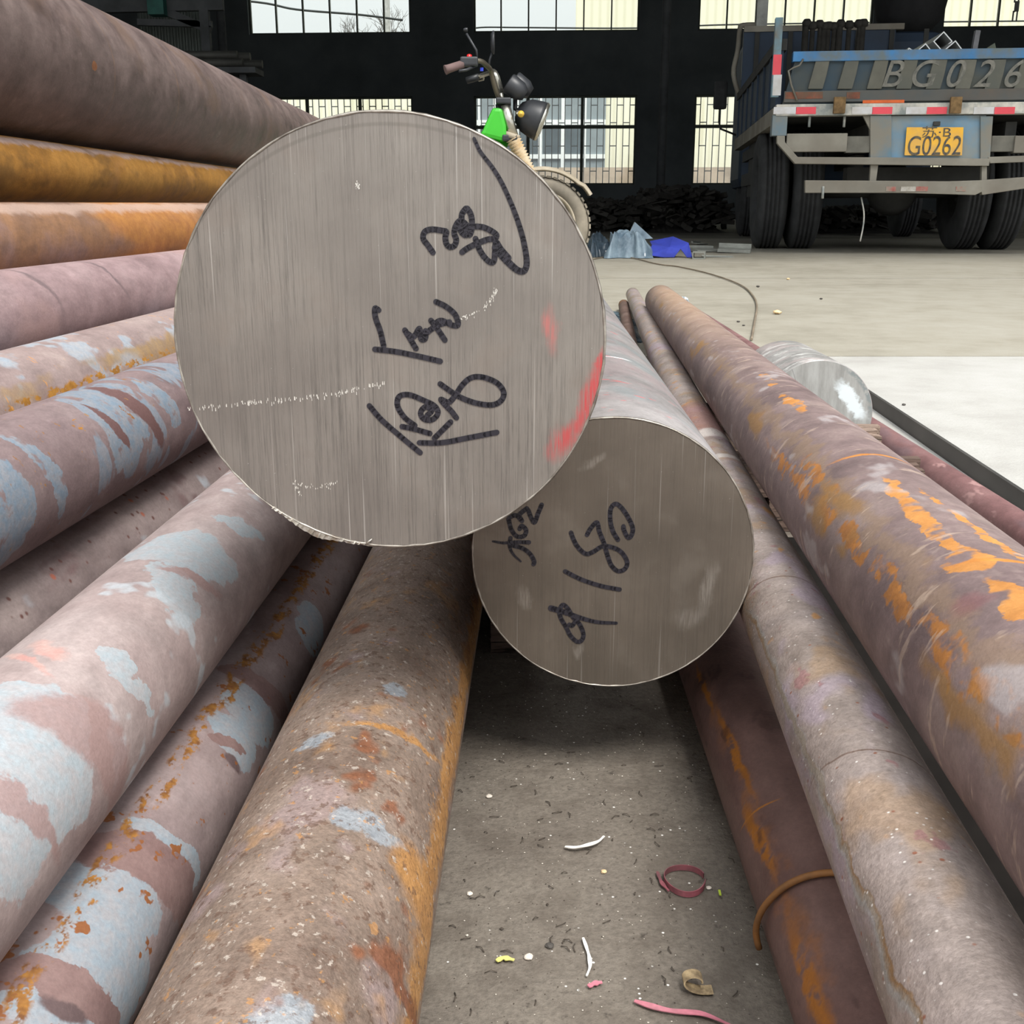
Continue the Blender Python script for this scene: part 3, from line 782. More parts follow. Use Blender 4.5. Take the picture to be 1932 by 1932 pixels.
slab(-40, -12.01, -8, 31.5, beige_m); slab(12.01, 40, -8, 31.5, beige_m)

ALB = 1.0
# timber dunnage that carries the bars
def wood_mat(name, a, b_, seed=0):
    t = NT(name); o = t.coord('Object')
    g = t.noise(t.mapping(o, (seed, 0, 0), scale=(9, 160, 160)), 1.0, 5, .7)
    col = t.ramp(g, [(.3, lin(b_)), (.5, lin(a)), (.7, lin(tuple(min(255, v*1.15) for v in a)))])
    col = t.mix(t.mr(t.noise(t.mapping(o, scale=(14, 260, 260)), 1.0, 3), .60, .66), col, (.02, .015, .012, 1))
    t.bump(g, .8, .004)
    return t.out(col, .9, 0, .2)
wood1 = wood_mat('weathered_timber', (136, 118, 106), (74, 60, 52))
wood2 = wood_mat('dark_timber', (96, 80, 72), (44, 35, 31), 3.0)
def plank(name, x0, x1, y, w, z0, z1, mat, label, seed, rz=0.0):
    rnd = random.Random(seed)
    t = empty(name, ((x0+x1)/2, y, z0), rz); L = (x1-x0)/2
    tag(t, label, 'timber', 'timber bearers under the right-hand bars')
    k = 5; ww = w/k
    for i in range(k):                                   # split grain: long splinters with ragged ends
        a = -w/2 + i*ww
        e0, e1 = rnd.uniform(0, .012), rnd.uniform(0, .03)
        h = (z1-z0) * (1 - rnd.uniform(0, .12)); zb = rnd.uniform(0, .004) if i else 0
        mb = MB(); n = 9; vs = []; fs = []
        for j in range(n):
            x = -L + e0 + (2*L - e0 - e1)*j/(n-1)
            dz = rnd.uniform(-.002, .002); dy = rnd.uniform(-.0012, .0012)
            for (yy, zz) in ((a, zb), (a+ww*.96, zb), (a+ww*.96, h), (a, h)):
                vs.append((x, yy+dy, zz+(dz if zz > zb else 0)))
        for j in range(n-1):
            for q in range(4): fs.append((j*4+q, j*4+(q+1)%4, (j+1)*4+(q+1)%4, (j+1)*4+q))
        fs += [(0, 1, 2, 3), tuple((n-1)*4+q for q in (3, 2, 1, 0))]
        mb.add(vs, fs).build('splinter', mat, t)
    return t
plank('timber_bearer', .25, .525, 1.50, .075, .046, .083, wood1, 'pale split timber end under the orange-streaked bar, nearer the grey stub', 1)
plank('timber_block', .33, .47, 1.50, .08, .0, .045, wood2, 'dark timber block beneath the pale split timber end', 2)
plank('timber_bearer', .235, .505, 1.31, .085, .042, .080, wood2, 'dark grooved timber end under the orange-streaked bar, nearer the viewer', 3, -.12)
plank('timber_block', .31, .45, 1.31, .09, .0, .041, wood2, 'timber block beneath the dark grooved timber end', 4, -.12)
plank('timber_wedge', .262, .335, 1.50, .06, .0835, .1125, wood2, 'small timber wedge between pale split timber and the orange-streaked bar', 5)
plank('timber_bearer', -.028, .125, .955, .11, .0, .066, wood2, 'timber added under the sawn bars to block light from behind', 6)  # added piece, blocks light from behind so the ground here stays dark
bk = plank('timber_block', -.175, -.045, 1.75, .12, .112, .208, wood2, 'timber packing wedged under the largest sawn bar', 7)

# dark strips added in the gap under the right-hand bars as painted shade
blk = plain('gap_shade_black', (28, 25, 23), .95, 0, .15, 20, spec=.1)
o = MB().bar((.225, -.1, .016), (.29, 1.15, .016), .055, .030).build('gap_shade_strip', blk, bevel=.002); tag(o, 'black strip added as shade in the gap between the slim and the thick right-hand bars', 'steel bar')
o = MB().bar((.300, -.1, .012), (.365, 1.15, .012), .075, .022).build('gap_shade_strip', blk, bevel=.002); tag(o, 'second black strip added as shade under the orange-streaked bar', 'steel bar')

# ================================================================== shed
PSI = math.radians(3.7)
WR = Vector((math.cos(PSI), -math.sin(PSI), 0)); WH = Vector((math.sin(PSI), math.cos(PSI), 0))
W0 = Vector((0, 30, 0))
def wl_(px, py, back=0.0):
    p = on_plane(px, py, W0 + WH*back, WH) - W0
    return p.dot(WR), p.z
dark_wall = plain('sooty_shed_wall', (84, 90, 93), .9, 0, .15, .6)
dark_steel = plain('dark_shed_steel', (84, 87, 90), .75, .1, .15, 3)
frame_m = plain('dark_window_frame', (74, 80, 72), .6, .2, .1, 5)
glass = NT('dusty_window_glass')
tr = glass.n.new('ShaderNodeBsdfTransparent'); gl = glass.n.new('ShaderNodeBsdfGlossy'); gl.inputs['Roughness'].default_value = .05
tr.inputs[0].default_value = (.93, .95, .93, 1)
mx = glass.n.new('ShaderNodeMixShader'); mx.inputs[0].default_value = .06
glass.l.new(tr.outputs[0], mx.inputs[1]); glass.l.new(gl.outputs[0], mx.inputs[2]); glass.l.new(mx.outputs[0], glass.o.inputs[0])
glass = glass.m
ZS, ZT, ZU = wl_(1150, 349)[1], wl_(1050, 180)[1], wl_(1050, 60)[1]
ZV = 7.6; ZR = 8.6
bays = [(wl_(470, 65)[0], wl_(775, 64)[0]), (wl_(893, 61)[0], wl_(1206, 58)[0]), (wl_(1317, 55)[0], wl_(1647, 50)[0]), (wl_(1779, 48)[0], wl_(2100, 44)[0])]
mb = MB()
XA, XB = -15.0, 16.0
mb.box((XA, 0, 0), (XB, .35, ZS)); mb.box((XA, 0, ZT), (XB, .35, ZU)); mb.box((XA, 0, ZV), (XB, .35, ZR))
edges = [XA] + [v for b_ in bays for v in b_] + [XB]
for i in range(0, len(edges), 2):
    for (a, b_) in ((ZS, ZT), (ZU, ZV)):
        mb.box((edges[i], 0, a), (edges[i+1], .35, b_))
def placed(o):
    o.location = W0; o.rotation_euler = (0, 0, -PSI); return o
tag(placed(mb.build('wall_back', dark_wall)), kind='structure')
wn = 0
for bi, (x0, x1) in enumerate(bays):
    for low in (True, False):
        wn += 1
        z0, z1 = (ZS, ZT) if low else (ZU, ZV)
        f = MB(); t = .05
        f.box((x0, .10, z0), (x0+t, .18, z1)).box((x1-t, .10, z0), (x1, .18, z1)).box((x0, .10, z0), (x1, .18, z0+t)).box((x0, .10, z1-t), (x1, .18, z1))
        win = placed(f.build('window_%d' % wn, frame_m)); tag(win, kind='structure')
        cols = 3 if low else 6
        wdt = (x1-x0)/cols; zt = z0 + (z1-z0)*.655
        for c in range(1, cols):
            m_ = .075 if low else .035
            MB().box((x0+c*wdt-m_/2, .09, z0+t), (x0+c*wdt+m_/2, .19, z1-t)).build('mullion', frame_m, win)
        if low:
            MB().box((x0+t, .095, zt-.04), (x1-t, .185, zt+.04)).build('transom', frame_m, win)
            g = MB(); nb = 25
            for k in range(1, nb):
                x = x0 + (x1-x0)*k/nb
                g.box((x-.011, .25, z0), (x+.011, .275, z1))
            for k in range(0, nb, 1):
                for zz in (.16, .42, .68, .9):
                    zq = z0 + (z1-z0)*(zz + (.025 if k % 2 else 0))
                    if (k + int(zz*10)) % 2: g.box((x0+(x1-x0)*k/nb, .255, zq-.012), (x0+(x1-x0)*(k+1)/nb, .27, zq+.012))
            g.build('grille', frame_m, win)
        rows = [(z0+t, zt-.04), (zt+.04, z1-t)] if low else [(z0+t, z1-t)]
        for (a, b_) in rows:
            for c in range(cols):
                MB().box((x0+c*wdt+.02, .135, a), (x0+(c+1)*wdt-.02, .141, b_)).build('pane', glass, win)
# side walls, roof
tag(MB().box((-14.5, 7.6, 0), (-14.2, 31, ZR)).build('wall_left', dark_wall), kind='structure')
tag(MB().box((15.0, 7.0, 0), (15.3, 29.2, ZR)).build('wall_right', dark_wall), kind='structure')
rf = MB().box((-15, 10.0, ZR), (16, 31.5, ZR+.2)).build('ceiling', dark_wall); tag(rf, kind='structure')
MB().prism([(4.9, 5.9), (10.1, ZR), (10.1, ZR+.2), (4.9, 6.05)], -15, 16, lambda a, b_, c: (b_, a, c)).build('unseen_shade_canopy', dark_wall, rf)  # unseen front slope, shaped to set where shade starts on the floor
for i, (px, Y) in enumerate([(434, 24.0), (1248, 23.0)]):
    p = atY(px, 300, Y)
    c_ = MB().tube([(0, 0, 0), (0, 0, ZR-.02)], .085, 16)
    c_.box((-.2, -.2, 0), (.2, .2, .03))
    o = c_.build('steel_column', dark_steel, loc=(p.x, Y, .002))
    tag(o, ['round dark steel column left of the first shed window', 'round dark steel column between second and third shed windows'][i], 'column', 'shed columns')
# left interior: corrugated sheet partition, crane rail with teal block, brace, stacked lengths on a rack
corr = MB(); Y = 21.0
pa, pb = atY(262, 60, Y), atY(386, 60, Y); zt = atY(300, 25, Y).z
n = 44; vs = []; fs = []
for i in range(n+1):
    x = pa.x + (pb.x-pa.x)*i/n
    y = Y + (.03 if i % 4 in (1, 2) else 0)
    vs += [(x, y, 0), (x, y, zt+1.2), (x, y+.02, 0), (x, y+.02, zt+1.2)]
for i in range(n):
    a = i*4; b_ = a+4
    fs += [(a, b_, b_+1, a+1), (a+2, a+3, b_+3, b_+2), (a, a+2, b_+2, b_), (a+1, b_+1, b_+3, a+3)]
o = corr.add(vs, fs).build('corrugated_panel', plain('dim_corrugated_sheet', (104, 112, 108), .6, .2, .1, 2))
tag(o, 'dim grey corrugated sheet panel in the dark left corner of the shed', 'panel')
fr = empty('lifting_gantry', (0, 19.5, 0)); tag(fr, 'dark lifting gantry with a teal hoist block above the thickest bar', 'gantry')
a, b_ = atY(120, 12, 19.5), atY(420, -8, 19.5)
MB().bar((a.x, 0, a.z), (b_.x, 0, a.z+.05), .12, .22).build('rail', dark_steel, fr)
q = atY(298, 12, 19.4); MB().box((q.x-.13, -.25, q.z-.14), (q.x+.13, .05, q.z+.16)).build('hoist_block', plain('teal_paint', (44, 104, 96), .6, 0, .15, 6), fr)
q0, q1 = atY(315, 22, 19.5), atY(398, 58, 19.5); MB().bar((q0.x, 0, q0.z), (q1.x, 0, q1.z), .1, .12).build('brace', dark_steel, fr)
for px in (130, 398):
    q = atY(px, 200, 19.5); MB().box((q.x-.07, -.07, 0), (q.x+.07, .07, a.z)).build('post', dark_steel, fr)
q0, q1 = atY(260, 42, 19.5), atY(400, 46, 19.5); MB().bar((q0.x, 0, q0.z), (q1.x, 0, q1.z), .1, .1).build('cross_rail', dark_steel, fr)
rk = empty('storage_rack', (0, 18.0, 0)); tag(rk, 'low rack beside the left shed column carrying dark steel lengths', 'rack')
q0, q1 = atY(250, 128, 18), atY(508, 128, 18)
MB().box((q0.x, -.3, q0.z-.10), (q1.x-.15, .3, q0.z-.02)).build('shelf', dark_steel, rk)
for xx in (q0.x+.2, (q0.x+q1.x)/2, q1.x-.4): MB().box((xx-.05, -.05, 0), (xx+.05, .05, q0.z-.1)).build('post', dark_steel, rk)
rod_m = plain('grey_stock', (92, 92, 88), .6, .3, .1, 4)
for i, (dy, dz, dl) in enumerate([(-.2, .05, 0), (0, .05, .25), (.2, .05, .1), (-.1, .17, -.1), (.1, .17, .05)]):
    o = MB().tube([(q0.x, 18+dy, q0.z-.02+dz+.02), (q1.x-.35+dl, 18+dy, q0.z-.02+dz+.02)], .06, 12).build('steel_length', rod_m)
    tag(o, ['front lower', 'longest middle lower', 'rear lower', 'front upper', 'rear upper'][i] + ' dark steel length on the low rack by the left shed column', 'steel bar', 'lengths on the rack')

# ------------------------------------------------------------------ what stands outside the windows
NB = 14.0                                                   # metres behind the shed wall
def nbx(px, py): return wl_(px, py, NB)
cream = NT('cream_corrugated_cladding')
oo = cream.coord('Object'); xx = cream.sep(oo)[0]
st = cream.math('SINE', cream.math('MULTIPLY', xx, 2*PI/.30))
cream = cream.out(cream.ramp(cream.mr(st, -1, 1), [(0, lin((226, 222, 198))), (.5, lin((236, 233, 212)))]), .7, 0, .3)  # rib light and shade painted as stripes; the walls are flat
nb_root = placed(empty('neighbour_building', W0)); tag(nb_root, 'pale cream clad building seen through the shed windows', 'building')
xl, _ = nbx(200, 60); xm, zm = nbx(1086, 60); xr, _ = nbx(2300, 60)
zlow = nbx(800, 110)[1]
MB().box((xl, NB, 0), (xm, NB+6, zlow)).build('low_wall', cream, nb_root)
MB().box((xm, NB+.01, 0), (xr, NB+8, 14)).build('tall_wall', cream, nb_root)
MB().box((xl-.2, NB-.2, zlow), (xm, NB+6.2, zlow+.12)).build('roof_edge', plain('pale_roof', (190, 190, 184), .7), nb_root)
grey_blue = plain('grey_blue_facade', (128, 140, 146), .6, 0, .1, .8)
pane_d = plain('dark_reflecting_pane', (84, 98, 106), .25, 0, .2, .4)
white_f = plain('white_frame', (232, 236, 238), .5, 0, .04)
x0, z1 = nbx(885, 175); x1, z0 = nbx(1140, 345)
MB().box((x0, NB-.25, 0), (x1, NB-.002, z1+.5)).build('annex_wall', grey_blue, nb_root)
for px in (905, 935, 978, 1020, 1063, 1105):
    xa, _ = nbx(px, 200); w_ = .07 if px in (1020, 1063, 935) else .035
    MB().box((xa-w_, NB-.34, .9), (xa+w_, NB-.26, z1+.4)).build('window_frame', white_f, nb_root)
for py, hh in ((232, .09), (296, .08)):
    _, za = nbx(1000, py)
    MB().box((x0, NB-.33, za-hh), (x1, NB-.255, za+hh)).build('window_rail', white_f, nb_root)
for a, b_ in ((910, 932), (940, 974), (982, 1016), (1026, 1059), (1068, 1101)):
    xa, _ = nbx(a, 200); xb, _ = nbx(b_, 200); _, za = nbx(1000, 290); _, zb = nbx(1000, 238)
    MB().box((xa, NB-.275, za), (xb, NB-.252, zb)).build('pane', pane_d, nb_root)
MB().box((x0-2, NB-1.2, 0), (xr, NB-1.0, nbx(1000, 318)[1])).build('low_fence_wall', plain('tan_low_wall', (168, 152, 136), .9, 0, .15, 1.2), nb_root)
# bare tree and a pole behind the first window, cables across
bark = plain('grey_bark', (112, 108, 106), .9)
tr_ = MB(); rnd = random.Random(5)
bx, _ = wl_(735, 60, 26)
def branch(p, d, L, r, lvl):
    q = p + d*L
    tr_.tube([p, p + d*L*.5 + Vector((rnd.uniform(-.05, .05), 0, rnd.uniform(-.05, .05)))*L, q], [r, r*.85, r*.65], 5, False)
    if lvl == 0: return
    for k in range(3):
        nd = (d + Vector((rnd.uniform(-.9, .9), rnd.uniform(-.4, .4), rnd.uniform(-.25, .7)))).normalized()
        branch(p + d*L*rnd.uniform(.5, 1.0), nd, L*rnd.uniform(.55, .8), r*.6, lvl-1)
branch(Vector((bx, 26, 0)), Vector((0, 0, 1)), 6.2, .16, 0)
for k in range(5): branch(Vector((bx, 26, rnd.uniform(5.2, 6.2))), Vector((rnd.uniform(-1, 1), rnd.uniform(-.4, .4), rnd.uniform(.3, 1))).normalized(), 1.6, .06, 4)
o = placed(tr_.build('bare_tree', bark)); tag(o, 'bare leafless tree outside the first upper shed window', 'tree')
px_, _ = wl_(730, 60, 21.2)
o = placed(MB().tube([(px_, 21.2, 0), (px_, 21.2, 12)], .16, 12).build('utility_pole', plain('grey_pole', (150, 150, 148), .8))); tag(o, 'grey utility pole behind the first upper shed window', 'pole')
cab = plain('black_cable', (40, 44, 44), .6)
for nm, pts, r, lb in (('overhead_cable', [(300, -12), (485, 4), (560, 18), (680, 28), (760, 38)], .035, 'black overhead cable sagging across the first upper window'),
                       ('overhead_cable', [(880, 60), (905, 52), (990, 52), (1200, 53), (1400, 46), (1900, 40)], .025, 'thin overhead cable low across the second upper window')):
    pl = [(wl_(x, y, 9)[0], 9, wl_(x, y, 9)[1]) for x, y in pts]
    if 'second' in lb: e_ = wl_(2000, 40, NB); pl.append((e_[0], NB, e_[1]))
    o = placed(MB().tube(catmull(pl, 6), r, 6).build(nm, cab)); tag(o, lb, 'cable')

# ================================================================== truck
TY = 8.9
ALB = 1.3
TPSI = math.radians(7.2)
TR_ = Vector((math.cos(TPSI), -math.sin(TPSI), 0)); TH = Vector((math.sin(TPSI), math.cos(TPSI), 0))
p = atY(1463, 300, TY)
T0 = Vector((p.x, TY, 0))
truck = empty('flatbed_truck', T0, -TPSI)
tag(truck, 'old dusty blue flatbed truck parked tail first under the shed roof', 'truck')
def tk(px, py, off=0.0):
    q = on_plane(px, py, T0 + TH*off, TH) - T0
    return q.dot(TR_), q.z
def trect(name, x0, y0, x1, y1, off, depth, mat, parent=truck, bevel=0.0):
    a, zt = tk(x0, y0, off); b_, zb = tk(x1, y1, off)
    return MB().box((a, off, zb), (b_, off+depth, zt)).build(name, mat, parent, bevel=bevel)
def tpoly(name, pts, off, depth, mat, parent=truck, bevel=0.0):
    pl = [tk(x, y, off) for x, y in pts]
    return MB().prism(pl, off, off+depth).build(name, mat, parent, bevel=bevel)
dusty = plain('dusty_grey_paint', (128, 124, 114), .85, 0, .12, 3, dust=(112, 106, 96))
dusty_b = plain('dusty_blue_paint', (86, 118, 138), .7, 0, .1, 5, c2=(110, 116, 112), dust=(122, 118, 108))
blue_p = plain('faded_blue_paint', (58, 116, 166), .55, 0, .1, 6, dust=(92, 104, 108))
deep_b = plain('deep_blue_paint', (26, 44, 64), .6, 0, .15, 2.5)
light_b = plain('sky_blue_paint', (100, 142, 160), .6, 0, .1, 6, dust=(104, 98, 88))
gate_m = plain('grimy_tailgate', (80, 82, 76), .85, 0, .1, 3, c2=(66, 72, 72), dust=(56, 70, 80))
gate_l = plain('grimy_tailgate_rib', (96, 95, 86), .85, 0, .1, 4, dust=(84, 86, 80))
red_r = plain('red_reflector', (214, 70, 82), .4, 0, .05); white_r = plain('white_reflector', (196, 196, 198), .4, 0, .05, dust=(176, 172, 166))
rustm = plain('rusty_hinge', (118, 94, 62), .85, .1, .2, 20)
rubber = plain('black_tyre_rubber', (52, 53, 54), .85, 0, .15, 9)
dim = plain('dim_underbody', (56, 56, 54), .9, 0, .15, 4)
pale = plain('peeling_white_paint', (192, 188, 178), .75, 0, .1, 10, dust=(124, 130, 128))
XR = tk(2066, 205)[0]
# tail beam with reflectors and hinges
zt, zb = tk(1700, 195)[1], tk(1700, 217)[1]
MB().box((-.02, -.03, zb), (XR, .10, zt)).build('tail_beam', pale, truck, bevel=.006)
for (a, b_, m_) in [(1460, 1502, white_r), (1502, 1539, red_r), (1608, 1646, white_r), (1646, 1683, red_r), (1710, 1748, white_r), (1748, 1786, red_r), (1838, 1876, white_r), (1876, 1914, red_r), (1960, 1998, white_r), (1998, 2036, red_r)]:
    trect('reflector_strip', a, 202, b_, 215, -.034, .003, m_)
for a in (1570, 1788, 2000):
    xa, z0 = tk(a, 210); xb, z1 = tk(a+24, 184)
    MB().box((xa, -.07, z0-.02), (xb, -.032, z1)).build('hinge', rustm, truck, bevel=.004)
# tailgate: panel, blue top rail, slanted pressed ribs, lower rail, painted number
gx0, gz1 = tk(1490, 98); gx1, gz0 = tk(2040, 192)
tg = MB().prism([(gx0+.06, gz1), (gx1-.06, gz1), (gx1-.0, gz0), (gx0-.03, gz0)], .02, .055).build('tailgate', gate_m, truck)
trect('top_rail', 1497, 97, 2034, 108, -.012, .09, blue_p, tg, .004)
trect('lower_rail', 1480, 172, 2048, 187, -.006, .03, plain('worn_lower_rail', (92, 84, 76), .85, 0, .15, 3, c2=(70, 80, 84), dust=(88, 88, 84)), tg, .004)
pitch_px = 55.5
for k in range(10):
    c0 = 1510 + k*pitch_px
    pl = [(c0+30, 112), (c0+56, 112), (c0+50, 140), (c0+42, 168), (c0+14, 168), (c0+22, 140)]
    pts = [tk(x, y, 0) for x, y in pl]
    MB().prism(pts, -.004, .03).build('pressed_rib', gate_l, tg, bevel=.006)
def text_mesh(body, size, shear=0.0, extrude=.001):
    cu = bpy.data.curves.new('lettering', 'FONT'); cu.body = body; cu.size = size; cu.shear = shear; cu.extrude = extrude
    cu.align_x = 'CENTER'; cu.align_y = 'CENTER'
    ob = bpy.data.objects.new('lettering', cu); C.objects.link(ob)
    dg = bpy.context.evaluated_depsgraph_get(); me = bpy.data.meshes.new_from_object(ob.evaluated_get(dg))
    bpy.data.objects.remove(ob); bpy.data.curves.remove(cu)
    me.name = 'lettering'
    return me
chalk = plain('faded_white_number', (120, 118, 110), .8, 0, .1, 30, dust=(92, 92, 86))
for ch, px in (('B', 1680), ('G', 1738), ('0', 1797), ('2', 1853), ('6', 1907), ('2', 1962)):
    me = text_mesh(ch, .27, .28)
    x, z = tk(px, 142)
    link('painted_number', me, chalk, tg, (x, -.0055, z), (PI/2, 0, 0))
for a, b_ in ((1482, 1552), (1598, 1622)): trect('worn_red_patch', a, 174, b_, 186, -.009, .002, plain('worn_red', (124, 74, 56), .8, 0, .2, 14, dust=(96, 80, 66)), tg)
trect('orange_tag', 1628, 189, 1706, 194, -.008, .002, plain('orange_tag', (206, 96, 40), .6), tg)
# chain on the tailgate corner
cpts = [tk(1515, 112), tk(1508, 124), tk(1497, 128), tk(1487, 134), tk(1492, 160), tk(1503, 190)]
MB().tube([(x, -.02, z) for x, z in cpts], .008, 6).build('chain', plain('dull_chain', (120, 116, 106), .6, .4), tg)
# corner post
a, z0 = tk(1459, 184); b_, z1 = tk(1473, 34)
xs = tk(1466, 100)[0]
MB().box((xs-.028, -.035, z0), (xs+.028, .03, z1)).build('corner_post', light_b, truck, bevel=.004)
trect('reflector_strip', 1459.5, 103, 1473, 141, -.038, .003, red_r); trect('reflector_strip', 1459.5, 141, 1473, 180, -.038, .003, white_r)
xs2 = XR - .02
MB().box((xs2-.028, -.035, z0-.1), (xs2+.028, .03, z1)).build('corner_post', light_b, truck, bevel=.004)
# bed: floor, sides with rails and ribs, headboard
BL = 4.3; bz = zb
MB().box((.0, .10, bz+.02), (XR-.02, BL, bz+.10)).build('bed_floor', dim, truck)
side_t = tk(1457, 72)[1]
for xs_ in (-.02, XR-.03):
    sd = MB().box((xs_, .06, bz+.08), (xs_+.04, BL, side_t-.06)).build('bed_side', deep_b, truck)
    MB().box((xs_-.02, .04, side_t-.08), (xs_+.06, BL, side_t)).build('side_rail', dim, sd)
    MB().box((xs_-.02, .04, bz-.06), (xs_+.06, BL, bz+.06)).build('side_sill', dusty, sd)
    for k in range(7):
        y = .5 + k*.6
        MB().box((xs_-.015, y, bz+.06), (xs_+.055, y+.06, side_t-.08)).build('side_rib', deep_b, sd)
hz = tk(1600, 46, BL)[1]
hb = MB().box((.0, BL, bz), (tk(1690, 60, BL)[0], BL+.05, hz-.05)).build('headboard', deep_b, truck)
MB().box((.0, BL-.02, hz-.06), (tk(1705, 60, BL)[0], BL+.07, hz)).build('head_rail', dusty, hb)
for k in range(6):
    MB().box((.12+k*.36, BL-.02, bz), (.17+k*.36, BL+.0, hz-.06)).build('head_rib', dim, hb)
# cab and its guard frame
cab_x1 = XR-.05
MB().box((.05, BL+.35, .55), (cab_x1, BL+2.0, 2.25)).build('cab', deep_b, truck, bevel=.12)
MB().box((.2, BL+.342, 1.6), (cab_x1-.2, BL+.35, 2.05)).build('rear_window', pane_d, truck)
gp = [tk(1398, 190, 4.45), tk(1384, 140, 4.45), tk(1392, 95, 4.45), tk(1396, 56, 4.45), tk(1402, 48, 4.45), tk(1440, 47, 4.45)]
MB().tube([(x, 4.45, z) for x, z in catmull([(u, v, 0) for u, v in gp], 4) for _ in (0,)] if False else [(v.x, 4.45, v.y) for v in catmull([(u, v, 0) for u, v in gp], 4)], .028, 8).build('guard_hoop', dusty, truck)
a, z1 = tk(1403, 58, 4.4); b_, z0 = tk(1413, 150, 4.4)
MB().box((a, 4.38, z0), (b_, 4.44, z1)).build('guard_post', plain('grey_post', (142, 146, 142), .7, .1), truck)
a, z1 = tk(1430, -20, 4.4); b_, z0 = tk(1444, 95, 4.4)
MB().box((a, 4.36, z0-.3), (b_, 4.44, z1)).build('exhaust_stack', plain('grey_stack', (150, 152, 148), .7, .1), truck)
mr_ = tk(1359, 180, 5.2)
MB().box((mr_[0]-.08, 5.15, mr_[1]-.16), (mr_[0]+.08, 5.22, mr_[1]+.16)).build('wing_mirror', rubber, truck, bevel=.03)
MB().tube([(mr_[0], 5.19, mr_[1]-.3), (mr_[0]+.02, 5.19, mr_[1]-.38), (.06, 5.25, mr_[1]-.46)], .012, 6).build('mirror_arm', dim, truck)
MB().tube([(mr_[0], 5.19, mr_[1]-.14), (mr_[0], 5.19, mr_[1]-.30)], .012, 6).build('mirror_arm', dim, truck)
# rear frame: bracket, bent bumper, lamp boxes, plate panel, lower guard rail
trect('bracket', 1458, 217, 1484, 256, -.02, .14, dusty_b, bevel=.004)
bp = tpoly('bumper_frame', [(1466, 256), (1481, 256), (1481, 268), (1505, 296), (1682, 297), (1850, 299), (1868, 299), (1866, 313), (1682, 311), (1500, 309), (1466, 270)], -.03, .08, dusty, bevel=.004)
tpoly('bumper_frame', [(1864, 296), (1868, 308), (2040, 302), (2040, 290)], -.02, .07, dusty, bevel=.004)
trect('lamp_box', 1485, 252, 1597, 286, -.02, .09, dusty, bevel=.006)
trect('lamp_box', 1597, 257, 1641, 288, .0, .08, plain('dusty_grey_dark', (104, 102, 94), .85), bevel=.006)
trect('lamp_box', 1872, 256, 1918, 286, .0, .08, plain('dusty_grey_dark2', (104, 102, 94), .85), bevel=.006)
trect('lamp_box', 1916, 256, 2040, 288, -.02, .09, dusty, bevel=.006)
tpoly('plate_bracket', [(1642, 218), (1682, 218), (1682, 300), (1642, 300)], -.015, .07, dusty_b, bevel=.004)
tpoly('plate_bracket', [(1850, 219), (1874, 219), (1868, 300), (1850, 300)], -.015, .07, dusty_b, bevel=.004)
trect('plate_panel', 1680, 219, 1852, 300, .005, .02, plain('dusty_plate_panel', (96, 132, 158), .75, 0, .1, 4, dust=(126, 132, 130)))
tpoly('gusset', [(1628, 218), (1644, 218), (1644, 250)], .0, .03, dusty)
trect('plate_lamp', 1762, 229, 1774, 237, -.02, .03, dim, bevel=.004)
yel = plain('yellow_plate', (232, 172, 50), .5, 0, .05, 12, dust=(206, 160, 78)); ink_p = plain('plate_ink', (58, 60, 66), .6, 0, .1, 40, dust=(104, 92, 62))
pl = MB().prism([tk(x, y, -.02) for x, y in [(1711, 240), (1818, 240), (1815, 293), (1706.5, 293)]], -.02, -.014).build('number_plate', yel, truck)
me = text_mesh('G0262', .158, .04); me.transform(Matrix.Diagonal((.92, 1.25, 1, 1)))
x, z = tk(1761, 277); link('plate_lettering', me, ink_p, pl, (x, -.0215, z), (PI/2, 0, 0))
me = text_mesh('\u82cf\u00b7B', .105, .0); me.transform(Matrix.Diagonal((1.15, .85, 1, 1)))
x, z = tk(1765, 251); link('plate_lettering', me, ink_p, pl, (x, -.0215, z), (PI/2, 0, 0))
lg = tpoly('guard_rail', [(1519, 340), (1680, 341), (1788, 342), (1850, 340), (1853, 362), (1840, 368), (1700, 364), (1519, 364)], -.04, .07, dusty, bevel=.005)
tpoly('guard_rail', [(1848, 340), (1932, 334), (2040, 326), (2040, 348), (1932, 356), (1853, 368)], -.04, .07, dusty, bevel=.005)
for (a, b_, m_) in [(1672, 1690, red_r), (1700, 1728, white_r), (1728, 1750, red_r), (1804, 1822, red_r)]:
    trect('reflector_strip', a, 352, b_, 361, -.043, .003, plain('worn_reflector', (150, 80, 72) if m_ is red_r else (170, 166, 158), .6, 0, .1, 20, dust=(128, 120, 108)))
tpoly('hanger', [(1643, 311), (1657, 311), (1653, 341), (1641, 341)], .0, .05, dusty); tpoly('hanger', [(1853, 312), (1862, 312), (1862, 341), (1852, 341)], .0, .05, dusty)
for px in (1529, 1595):
    x, z = tk(px, 217); MB().tube([(x, .03, z), (x, .03, z-.085)], .01, 6).build('hook', pale, truck)
x, z = tk(1551, 362); MB().tube([(x, -.045, z+.04), (x, -.05, z-.05)], .01, 6).build('hook', pale, truck)
